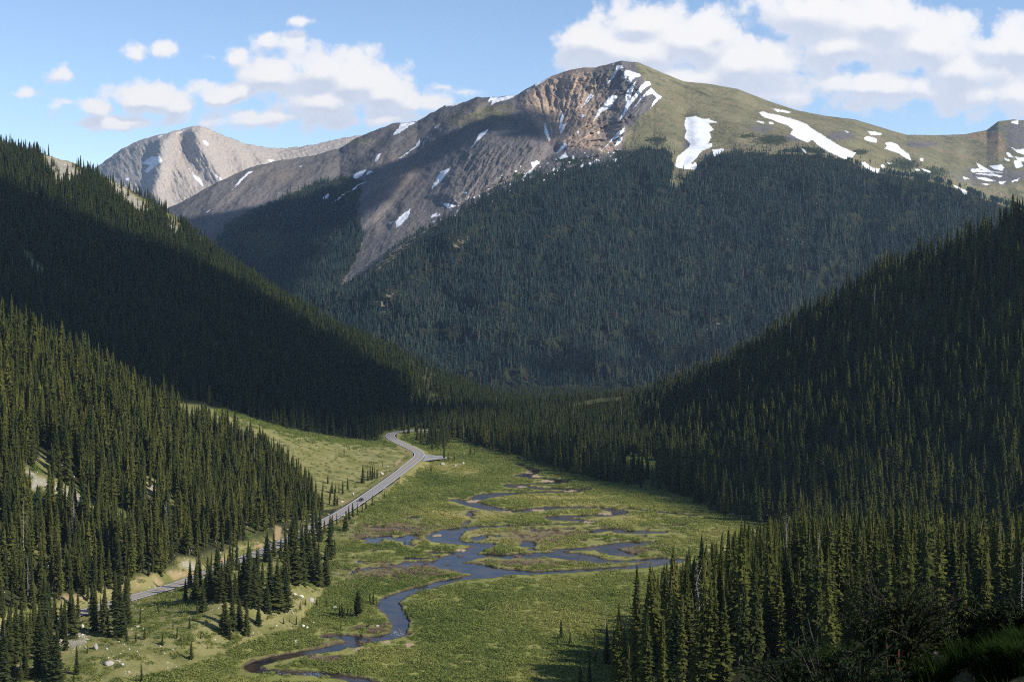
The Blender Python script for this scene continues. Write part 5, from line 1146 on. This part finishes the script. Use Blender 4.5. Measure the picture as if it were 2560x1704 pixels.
X2, Y2, Z2, t2, p2 = sample(L2, .004*fan*(L2.PX > 540)*(L2.PX < 1060)*sstep(6, 9, L2.rd)+.09*sstep(0, 3, cut2))
X3, Y3, Z3, t3, p3 = sample(L2, .05*sstep(3, 12, bare2))
X, Y, Z = np.r_[X, X2, X3], np.r_[Y, Y2, Y3], np.r_[Z, Z2, Z3]; n = len(X)
s = np.abs(RNG.normal(.15, .12, n)).clip(.07, .6)*np.r_[np.ones(n-len(X3)), np.full(len(X3), 3.0)]
scatter('loose_stones', X, Y, Z, RNG.uniform(0, 6.28, n), np.stack([s*1.3, s, s*.8], 1), RNG.integers(0, 5, n), 0*X, STONEC, 'small pale stones strewn over the mound, the rock pile and the road banks')

# fallen logs
for (xa, ya), (xb, yb), lb in ((crop('B', [(1385, 68)])[0], crop('B', [(1450, 52)])[0], 'pale fallen log lying at the dark wood edge by the stream head'), (crop('D', [(1190, 762)])[0], crop('D', [(1240, 800)])[0], 'brown fallen log in front of the bank spruces')):
    a, b = hit(xa, ya, 300), hit(xb, yb, 300)
    mb = MB(); d = b-a; mb.tube([(0, 0, .3), d*.5+np.array([0, 0, .5]), d+np.array([0, 0, .3])], [.32, .26, .12], 7)
    for f, q in ((.3, .7), (.55, -.6), (.75, .5)): mb.tube([d*f+np.array([0, 0, .4]), d*f+np.array([q, .3, 1.1])], [.08, .02], 4)
    link('fallen_log', mb.build('fallen_log', M['dead'], True), loc=a, label=lb, category='log')
# white driftwood stump by the lower stream
p = hit(*crop('D', [(672, 1112)])[0], 300); mb = MB()
mb.tube([(0, 0, -.3), (.1, 0, .7), (.05, .1, 1.6)], [.3, .22, .12], 6); mb.tube([(.08, 0, 1.0), (.6, .1, 1.5)], [.14, .05], 5); mb.tube([(.08, 0, .9), (-.5, .1, 1.4)], [.14, .05], 5)
link('tree_stump', mb.build('tree_stump', simple_mat('bleached_wood', (.62, .60, .56), .8), True), loc=p, label='bleached white forked stump on the near bank of the stream', category='stump')

# ------------------------------------------------------------------ the car, heading away along the road
def make_car():
    i = _car_i; P = ROAD[i]; d = _T[i]; c = np.array([P[0]-.1*RN[i][0], P[1]-.1*RN[i][1]])
    t = thing('car', 'small black hatchback car driving along the middle of the road', 'car', (float(c[0]+RN[i][0]*1.0), float(c[1]+RN[i][1]*1.0), ROAD_Z), math.atan2(d[1], d[0]))
    paint = simple_mat('black_car_paint', (.012, .013, .016), .22, var=.1, spec=.6); glass = simple_mat('car_glass', (.02, .024, .03), .06, var=.05, spec=.8)
    rub = simple_mat('tyre_rubber', (.02, .02, .02), .85); al = simple_mat('wheel_alloy', (.5, .5, .52), .35, .8); red = simple_mat('tail_lamp_red', (.35, .02, .02), .3); wht = simple_mat('headlamp_glass', (.7, .7, .7), .15)
    prof = [(-2.15, .35), (-2.2, .62), (-2.12, .95), (-1.95, 1.08), (1.05, .98), (1.85, .84), (2.12, .66), (2.16, .36)]
    mb = MB()
    def loft(pr, ws, mi=0):
        n = len(pr); V = []
        for s in (-1, 1):
            for (x, z), w in zip(pr, ws): V.append((x, s*w, z))
        Fc = [(k, (k+1) % n, n+(k+1) % n, n+k) for k in range(n)]+[tuple(range(n)), tuple(range(n, 2*n))[::-1]]
        mb.add(V, Fc, mi)
    loft(prof, [.82, .90, .91, .88, .88, .86, .80, .76])
    loft([(-1.95, 1.06), (-1.72, 1.50), (-.9, 1.58), (.05, 1.54), (.98, .99)], [.84, .68, .67, .68, .84])
    link('body', mb.build('body', paint, False), t)
    for nm, V in (('rear_window', [(-1.99, -.66, 1.12), (-1.99, .66, 1.12), (-1.76, .56, 1.46), (-1.76, -.56, 1.46)]), ('windscreen', [(.99, .70, 1.03), (.99, -.70, 1.03), (.12, -.58, 1.52), (.12, .58, 1.52)])):
        m2 = MB(); m2.add(V, [(0, 1, 2, 3)]); link(nm, m2.build(nm, glass), t)
    for s in (-1, 1):
        m2 = MB(); m2.add([(-1.55, s*.83, 1.12), (.66, s*.835, 1.10), (-.02, s*.735, 1.46), (-1.45, s*.72, 1.44)], [(0, 1, 2, 3) if s < 0 else (3, 2, 1, 0)]); link('side_window', m2.build('side_window', glass), t)
        m2 = MB(); m2.box((-2.17, s*.68, .86), (.08, .26, .2)); link('tail_light', m2.build('tail_light', red), t)
        m2 = MB(); m2.box((2.08, s*.62, .68), (.12, .3, .14)); link('headlight', m2.build('headlight', wht), t)
        m2 = MB(); m2.box((.62, s*.98, 1.06), (.14, .2, .13)); link('wing_mirror', m2.build('wing_mirror', paint), t)
        for x in (-1.32, 1.32):
            m2 = MB(); m2.tube([(x, s*.72, .32), (x, s*.92, .32)], [.32, .32], 18); w = link('wheel', m2.build('wheel', rub, True), t)
            m3 = MB(); m3.tube([(x, s*.915, .32), (x, s*.93, .32)], [.2, .19], 14); link('rim', m3.build('rim', al, True), w)
    m2 = MB(); m2.box((-2.205, 0, .62), (.03, .5, .12)); link('number_plate', m2.build('number_plate', wht), t)
make_car()

# diamond road sign seen from behind
p = hit(595, 1384, 300); t = thing('road_sign', 'diamond road sign on a thin post at the roadside between the spruces', 'road sign', (p[0], p[1], p[2]-.1), -.5)
mb = MB(); mb.box((0, .06, 1.5), (.09, .06, 3.1)); link('post', mb.build('post', simple_mat('sign_post_steel', (.35, .34, .32), .5, .4)), t)
mb = MB(); s_ = .85; mb.add([(0, y, 2.75+z) if ax else (z, y, 2.75) for y in (-.03, .01) for ax, z in ((1, -s_), (0, s_), (1, s_), (0, -s_))], [(0, 1, 2, 3), (7, 6, 5, 4), (0, 4, 5, 1), (1, 5, 6, 2), (2, 6, 7, 3), (3, 7, 4, 0)])
sp = link('sign_panel', mb.build('sign_panel', simple_mat('pale_sign_sheet', (.72, .72, .70), .45, .1)), t)
mb = MB(); mb.add([(-.16, -.036, 2.5), (.16, -.036, 2.5), (.2, -.036, 2.85), (0, -.036, 3.1), (-.2, -.036, 2.85)], [(0, 1, 2, 3, 4)]); link('sign_symbol', mb.build('sign_symbol', simple_mat('dark_sign_mark', (.03, .03, .03), .6)), sp)

# ------------------------------------------------------------------ lookout: shrubs, tufts and stones a few steps from the camera
M['shrub'] = leaf_mat('dark_shrub_leaves', [(0, (.018, .030, .014)), (1, (.034, .044, .018))], .1, 'OBJECT', .4, 6)
M['tuft'] = leaf_mat('grass_blades', [(0, (.008, .016, .005)), (1, (.014, .026, .006))], .15, 'INSTANCER', .3, 8)  # blade colour itself darkened to deepen the lookout's shade
M['twig'] = simple_mat('dark_twigs', (.022, .018, .015), .9, scale=20)
M['redstalk'] = simple_mat('rust_red_seed_stalk', (.13, .03, .018), .8, scale=20)
def shrub(name, label, x, py, Yd, wide, high, seed, dens=1.0, lean=0):
    """woody shrub: curved stems that fork into twigs, narrow leaves in tufts along the twigs"""
    r = np.random.default_rng(seed); X = (x-CX)/F*Yd; Z = float(ground(np.array([x]), np.array([Yd]))[0])
    t = thing(name, label, 'shrub', (X, Yd, Z-.03), 0, 'dark shrubs at the lookout')
    mb = MB(); lf = MB()
    for s in range(int(26*dens)):
        a = r.uniform(0, 6.28); L = high*r.uniform(.55, 1.08); sp = wide*r.uniform(.15, 1)
        P = [np.zeros(3)+np.array([math.cos(a), math.sin(a), 0])*.05*wide]
        for k in range(1, 6):
            f = k/5; P.append(np.array([math.cos(a+.5*f*r.normal()*.4)*sp*f**1.1+lean*f, math.sin(a)*sp*f*.8, L*(f-.22*f*f)*1.2]))
        mb.tube(P, [.016, .013, .010, .008, .006, .003], 4, 0, False)
        for k in range(2, 6):
            for q in range(int(6)):
                b = P[k]+(P[k-1]-P[k])*r.random(); d = r.normal(size=3)*.8+np.array([math.cos(a), math.sin(a), .9]); d /= np.linalg.norm(d); l2 = .22*high*r.uniform(.5, 1.3)
                if q < 3: mb.tube([b, b+d*l2*.6, b+d*l2], [.005, .004, .002], 3, 0, False)
                for g in range(15):
                    c = b+d*l2*r.uniform(.2, 1.05); u = d+r.normal(size=3)*.75; u /= np.linalg.norm(u); w = np.cross(u, r.normal(size=3)); w /= np.linalg.norm(w); l = r.uniform(.018, .038)
                    lf.add([c, c+u*l*.5+w*l*.17, c+u*l, c+u*l*.5-w*l*.17], [(0, 1, 2, 3)])
    link('stem', mb.build('stem', M['twig']), t)
    c = link('foliage', lf.build('foliage', M['shrub']), t); c['tint'] = float(r.random())
shrub('shrub', 'large dark dense shrub in the bottom middle of the lookout', 2080, 0, 8.6, .78, .62, 1, 1.5)
shrub('shrub', 'tall dark shrub with bare twigs behind the rust red stalks', 2230, 0, 10.4, .60, .72, 2, 1.2)
shrub('shrub', 'low dark shrub at the left end of the lookout', 1830, 0, 9.2, .75, .62, 3, 1.3, -.2)
shrub('shrub', 'dark shrub hanging over the drop left of the red earth', 1960, 0, 7.4, .60, .40, 4, 1.2)
shrub('shrub', 'dark shrub at the right edge above the grass tuft', 2540, 0, 11.0, .45, .40, 5, 1.2)
shrub('shrub', 'spreading dark shrub with one long bare twig on the right', 2390, 0, 11.0, .5, .40, 6, .9)
shrub('shrub', 'small leafy shrub lowest on the lookout beside the stony soil', 2210, 0, 7.0, .40, .26, 8, 1.0)
for k, (x, Yd, hh, lb) in enumerate([(2246, 8.9, .42, 'taller rust red seed stalk above the dark shrub'), (2216, 9.3, .50, 'darker red seed stalk left of the taller one')]):
    Z = float(ground(np.array([x]), np.array([Yd]))[0]); mb = MB(); r = np.random.default_rng(k)
    mb.tube([(0, 0, 0), (.01, 0, hh*.6), (0, .01, hh)], [.006, .005, .003], 5)
    for q in range(60):
        z = hh*r.uniform(.75, 1); a = r.uniform(0, 6.28); mb.tube([(0, 0, z), ((.012*math.cos(a))*(1.2-z/hh), .012*math.sin(a)*(1.2-z/hh), z+.02)], [.006, .002], 4, 0)
    link('seed_stalk', mb.build('seed_stalk', M['redstalk']), loc=((x-CX)/F*Yd, Yd, Z), label=lb, category='seed stalk')
def tuft(seed):
    r = np.random.default_rng(seed); mb = MB()
    for i in range(60):
        a = r.uniform(0, 6.28); L = r.uniform(.08, .2); q = r.uniform(0, .07); b = np.array([q*math.cos(a), q*math.sin(a), -.01]); o = np.array([math.cos(a), math.sin(a), 0]); s = np.array([-o[1], o[0], 0])*.0045
        p1 = b+o*L*.18+np.array([0, 0, L*.6]); p2 = b+o*L*.55+np.array([0, 0, L*.95])
        mb.add([b-s, b+s, p1+s*.8, p1-s*.8, p2], [(0, 1, 2, 3), (3, 2, 4)])
    return mb.build('tuft', M['tuft'])
TUFTC = proto_coll('grass_tuft', [tuft(k) for k in range(4)])
gX, gY = [], []
for x, py, rx, n in ((2400, 1590, 60, 120), (2520, 1680, 60, 150), (2180, 1690, 120, 130), (2330, 1600, 40, 60), (2020, 1700, 90, 70), (2560, 1640, 40, 60)):
    p = hit(min(x, 2980), py, 4)
    if p is None: continue
    k = p[1]/F; gX.append(p[0]+RNG.normal(0, rx*k*.5, n)); gY.append(p[1]+RNG.normal(0, rx*k*1.0, n))
gX.append(RNG.uniform(.3, 4.5, 300)); gY.append(RNG.uniform(6, 12, 300))
gX, gY = np.concatenate(gX), np.concatenate(gY); ok = (gY > 5) & (gY < 13); gX, gY = gX[ok], gY[ok]; n = len(gX); s = RNG.uniform(.6, 1.2, n)
scatter('grass', gX, gY, ground_xy(gX, gY), RNG.uniform(0, 6.28, n), np.stack([s, s, s], 1), RNG.integers(0, 4, n), RNG.random(n), TUFTC, 'green grass growing in tufts on the lookout slope')
gX = RNG.uniform(1.0, 4.5, 900); gY = RNG.uniform(6, 12.5, 900); s = np.abs(RNG.normal(.012, .022, 900)).clip(.006, .034)
scatter('lookout_stones', gX, gY, ground_xy(gX, gY), RNG.uniform(0, 6.28, 900), np.stack([s*1.3, s, s*.7], 1), RNG.integers(0, 5, 900), 0*gX, proto_coll('chip', [rock_mesh('chip', 80+k, simple_mat('reddish_stone', (.15, .115, .10), .9, scale=30), 2) for k in range(5)]), 'reddish stones littering the bare soil of the lookout')  # stone colour darkened too, adding to the shade here

# ------------------------------------------------------------------ clouds that throw the shade (they float outside the frame, towards the sun)
def cloud_mat():
    m, nt = material('cloud_white')
    P = nt.n('ShaderNodeNewGeometry').outputs['Position']
    s = nt.math('ADD', nt.attr('soft').outputs['Fac'], nt.math('MULTIPLY', nt.math('SUBTRACT', nt.noise(P, .008, 6, .6), .5), 1.3))
    a = nt.smooth(s, 0, .7)
    d = nt.n('ShaderNodeBsdfDiffuse', {'Color': (.9, .9, .92, 1)}); tr = nt.n('ShaderNodeBsdfTransparent')
    mx = nt.n('ShaderNodeMixShader', {0: nt.math('MULTIPLY', a, .96), 1: tr.outputs[0], 2: d.outputs[0]})
    nt.n('ShaderNodeOutputMaterial', {'Surface': mx.outputs[0]})
    return m
M['cloud'] = cloud_mat()
def cloud(poly, alt, soft, cell, name='cloud', strength=1.0):
    Q = []
    for x, y, Yd in poly:
        p = back(x, y, Yd); t = (alt-p[2])/SUN[2]; q = p+SUN*t; Q.append((q[0], q[1]))
    Q = np.array(Q); lo, hi = Q.min(0)-soft*.6, Q.max(0)+soft*.6
    gx, gy = np.meshgrid(np.arange(lo[0], hi[0], cell), np.arange(lo[1], hi[1], cell))
    sd = poly_sd(gx, gy, Q)+soft*.5*fbm(gx/(soft*2.2), gy/(soft*2.2), 3)
    th = np.sqrt(np.clip((sd+soft*.3)/soft, 0, 4))*soft*.32
    sf = (np.clip(sd/soft, -1, 2))*strength
    V = []
    for s in (1, -1): V.append(np.stack([gx, gy, alt+s*th*(1+.6*fbm(gx/(soft*.7), gy/(soft*.7), 3))*(1 if s > 0 else .35)], -1).reshape(-1, 3))
    fc = grid_faces(*gx.shape); ok = (sd.ravel() > -soft*.3)[fc].any(1); fc = fc[ok]
    n = gx.size
    return np.vstack(V), np.vstack([fc, fc[:, ::-1]+n]), np.concatenate([sf.ravel(), sf.ravel()])
CL = [
 # over the dark left hill
 ([(-500, 490, 1740), (0, 520, 1700), (200, 560, 1640), (420, 620, 1620), (560, 700, 1670), (700, 785, 1690), (790, 845, 1650), (860, 885, 1590), (960, 945, 1460), (1080, 995, 1360), (1230, 1035, 1290), (1230, 1060, 1210), (1150, 1070, 1170), (1080, 1082, 1115), (900, 1094, 1040), (760, 1078, 1010), (640, 1040, 985), (520, 1010, 985), (300, 960, 985), (0, 930, 985), (-500, 900, 960)], 1400, 90, 22, 1.0),
 # over the lower left flank of the mountain
 ([(430, 520, 3500), (640, 500, 3500), (860, 440, 3700), (980, 400, 3800), (1130, 350, 3850), (1250, 335, 3850), (1320, 365, 3700), (1350, 400, 3500), (1310, 440, 3350), (1200, 450, 3400), (1060, 430, 3600), (960, 520, 3200), (900, 640, 2700), (860, 700, 2600), (500, 760, 2700)], 1900, 110, 40, 1.0),
 # added unseen over the lookout to put it in shade
 ([(1400, 1500, 4), (4000, 1200, 10), (4500, 1704, 20), (2700, 1560, 40), (2000, 1640, 36), (1300, 1900, 30), (300, 3000, 5), (1280, 3000, -8)], 1100, 12, 5, 3.0),
 # over the foot of the right hill
 ([(1210, 1090, 1050), (1330, 1098, 1020), (1470, 1115, 975), (1620, 1132, 940), (1800, 1160, 870), (1950, 1205, 800), (2000, 1290, 735), (1900, 1326, 703), (1760, 1282, 750), (1620, 1242, 803), (1470, 1214, 843), (1380, 1184, 893), (1300, 1157, 943), (1230, 1126, 1008)], 1300, 22, 10, 1.3),
 # streak on the green shoulder
 ([(1640, 225, 3950), (1720, 235, 3900), (1800, 262, 3850), (1780, 285, 3800), (1700, 262, 3850), (1640, 250, 3900)], 1900, 60, 20, .7),
 # foot of the far wood
 ([(1180, 870, 2350), (1500, 900, 2330), (1700, 880, 2340), (1900, 840, 2350), (1700, 925, 2290), (1400, 955, 2270), (1150, 930, 2290)], 1700, 60, 25, .7),
]
for i, (poly, alt, soft, cell, stg) in enumerate(CL):
    v, f, s_ = cloud(poly, alt, soft, cell, strength=stg)
    link('cloud', mesh_np('cloud', v, f, mat=M['cloud'], attrs={'soft': s_}), kind='structure')

# ------------------------------------------------------------------ sky
W = bpy.data.worlds.new('World'); S.world = W; W.use_nodes = True
nt = NT(W.node_tree)
sky = nt.n('ShaderNodeTexSky', sky_type='NISHITA', sun_disc=False, sun_elevation=SUN_EL, sun_rotation=math.atan2(SUN[0], SUN[1]), altitude=3300, air_density=1.0, dust_density=.5, ozone_density=1.3)
bg = nt.n('ShaderNodeBackground', {'Color': sky.outputs[0], 'Strength': .11})
tc = nt.n('ShaderNodeTexCoord').outputs['Generated']
sx = nt.n('ShaderNodeSeparateXYZ', {0: tc})
yy = nt.math('MAXIMUM', sx.outputs[1], .02)
u = nt.math('MULTIPLY_ADD', nt.math('DIVIDE', sx.outputs[0], yy), F/1000, CX/1000); v = nt.math('MULTIPLY_ADD', nt.math('DIVIDE', sx.outputs[2], yy), -F/1000, HZ/1000)
BL = [(1500, 105, 110, 55, 1), (1600, 62, 105, 50, 1), (1590, 125, 180, 65, 1), (1740, 100, 150, 72, 1), (1790, 78, 75, 50, .9), (1860, 165, 200, 75, .95), (1720, 195, 260, 55, .9), (2050, 30, 150, 75, 1), (2200, 60, 170, 70, 1), (2110, 110, 190, 62, .9), (2330, 110, 150, 75, 1), (2400, 175, 200, 75, .95), (2490, 115, 120, 55, .95), (2560, 110, 100, 55, .95), (2180, 212, 170, 34, .95), (2310, 215, 70, 45, .9), (2470, 235, 200, 55, .8), (1960, 245, 400, 36, .55), (2270, 270, 300, 26, .45),
      (690, 190, 100, 45, 1), (800, 180, 120, 55, 1), (890, 205, 110, 58, 1), (960, 235, 80, 45, .95), (830, 250, 190, 50, .9), (615, 232, 45, 24, .85), (545, 245, 70, 26, .9), (375, 245, 95, 36, 1), (430, 262, 55, 34, .9), (225, 266, 60, 20, .9), (175, 262, 35, 14, .8), (320, 305, 160, 22, .7), (690, 295, 280, 26, .7), (950, 300, 150, 22, .7), (1050, 256, 80, 28, .85), (150, 182, 50, 26, .8), (60, 236, 36, 15, .7), (345, 128, 40, 22, .7), (405, 120, 40, 24, .65), (430, 126, 30, 18, .5), (752, 52, 48, 15, .7), (700, 108, 70, 26, .55), (780, 118, 70, 26, .5), (850, 120, 60, 24, .38), (600, 140, 50, 22, .6), (520, 145, 22, 16, .5), (1160, 226, 60, 14, .5), (1110, 215, 40, 12, .4)]
uv0 = nt.n('ShaderNodeCombineXYZ', {0: u, 1: v}).outputs[0]
def density(uv):
    w = nt.n('ShaderNodeTexNoise', {'Vector': uv, 'Scale': 9.0, 'Detail': 5, 'Roughness': .6}).outputs['Color']
    w = nt.n('ShaderNodeVectorMath', {0: w, 1: (.5, .5, .5)}, operation='SUBTRACT').outputs[0]
    w = nt.n('ShaderNodeVectorMath', {0: w, 1: (.075, .05, 0)}, operation='MULTIPLY').outputs[0]
    q = nt.n('ShaderNodeVectorMath', {0: uv, 1: w}, operation='ADD').outputs[0]
    acc = None
    for x, y, rx, ry, am in [(a, b, c*1.10, d*1.18, e) for a, b, c, d, e in BL]:
        d = nt.n('ShaderNodeVectorMath', {0: q, 1: (x/1000, y/1000, 0)}, operation='SUBTRACT').outputs[0]
        d = nt.n('ShaderNodeVectorMath', {0: d, 1: (1000/rx, 1000/ry, 0)}, operation='MULTIPLY').outputs[0]
        l = nt.n('ShaderNodeVectorMath', {0: d}, operation='LENGTH').outputs['Value']
        e = nt.math('MULTIPLY_ADD', l, -am*.62, am)
        acc = e if acc is None else nt.math('SMOOTH_MAX', acc, e, .22)
    n1 = nt.noise(uv, 14, 10, .60)
    vo = nt.n('ShaderNodeTexVoronoi', {'Vector': q, 'Scale': 11.0, 'Detail': 1.6, 'Roughness': .5}, feature='F1', voronoi_dimensions='2D').outputs['Distance']
    return nt.math('ADD', nt.math('ADD', acc, nt.math('MULTIPLY', nt.math('SUBTRACT', n1, .5), .78)), nt.math('MULTIPLY', nt.math('SUBTRACT', .60, vo), .42)), acc
d0, m0 = density(uv0)
uv1 = nt.n('ShaderNodeVectorMath', {0: uv0, 1: (.014, -.034, 0)}, operation='ADD').outputs[0]
d1, m1 = density(uv1)
alpha = nt.math('MULTIPLY', nt.smooth(d0, .20, .50), nt.math('GREATER_THAN', sx.outputs[1], .05))
lit = nt.smooth(nt.math('ADD', nt.math('MULTIPLY', nt.math('SUBTRACT', m0, m1), 1.3), nt.math('MULTIPLY', nt.math('SUBTRACT', d0, d1), .40)), -.24, .26)
ccol = nt.mix(lit, (.64, .69, .81), (.98, .955, .94))
ccol = nt.mix(nt.smooth(d0, .3, .75), nt.mix(.5, ccol, (.80, .84, .93)), ccol)
cb = nt.n('ShaderNodeBackground', {'Color': ccol, 'Strength': .66})
mx = nt.n('ShaderNodeMixShader', {0: alpha, 1: bg.outputs[0], 2: cb.outputs[0]})
nt.n('ShaderNodeOutputWorld', {'Surface': mx.outputs[0]})

sl = bpy.data.lights.new('sun', 'SUN'); sl.energy = 4.2; sl.angle = math.radians(.5); sl.color = (1, .93, .82)
so = bpy.data.objects.new('sun', sl); COL.objects.link(so); so.location = SUN*3000; so.rotation_euler = Vector((-SUN).tolist()).to_track_quat('-Z', 'Y').to_euler()

# ------------------------------------------------------------------ air
HAZE = 3.1e-5
if HAZE:
    x0, x1, y0, y1, z0, z1 = -6500, 6500, -60, 9500, -72, 1090
    Vh = [(x, y, z) for z in (z0, z1) for x, y in ((x0, y0), (x1, y0), (x1, y1), (x0, y1))]
    m, nt = material('haze_air'); pv = nt.n('ShaderNodeVolumePrincipled', {'Color': (.50, .70, 1, 1), 'Density': HAZE, 'Anisotropy': .2}); nt.n('ShaderNodeOutputMaterial', {'Volume': pv.outputs[0]})
    link('haze', mesh_np('haze', Vh, [(3, 2, 1, 0), (4, 5, 6, 7), (0, 1, 5, 4), (1, 2, 6, 5), (2, 3, 7, 6), (3, 0, 4, 7)], smooth=False, mat=m), kind='stuff', label='thin blue mountain air between the lookout and the far peaks')

# ------------------------------------------------------------------ camera and render settings
cam = bpy.data.cameras.new('camera'); co = bpy.data.objects.new('camera', cam); COL.objects.link(co)
co.location = (0, 0, H); co.rotation_euler = (math.pi/2, 0, 0)
cam.sensor_width = 36; cam.lens = F/2560*36; cam.shift_y = -(852-HZ)/2560
cam.clip_start = .5; cam.clip_end = 40000
S.camera = co
S.render.resolution_x, S.render.resolution_y = 1024, 681
S.view_settings.view_transform = 'Standard'; S.view_settings.look = 'None'; S.view_settings.exposure = .7; S.view_settings.gamma = 1
S.render.engine = 'CYCLES'
cy = S.cycles; cy.max_bounces = 6; cy.diffuse_bounces = 2; cy.glossy_bounces = 2; cy.transmission_bounces = 2; cy.volume_bounces = 0; cy.transparent_max_bounces = 8
cy.filter_width = 1.1; cy.use_denoising = False; cy.denoiser = 'OPENIMAGEDENOISE'; cy.sample_clamp_indirect = 5; cy.use_adaptive_sampling = False
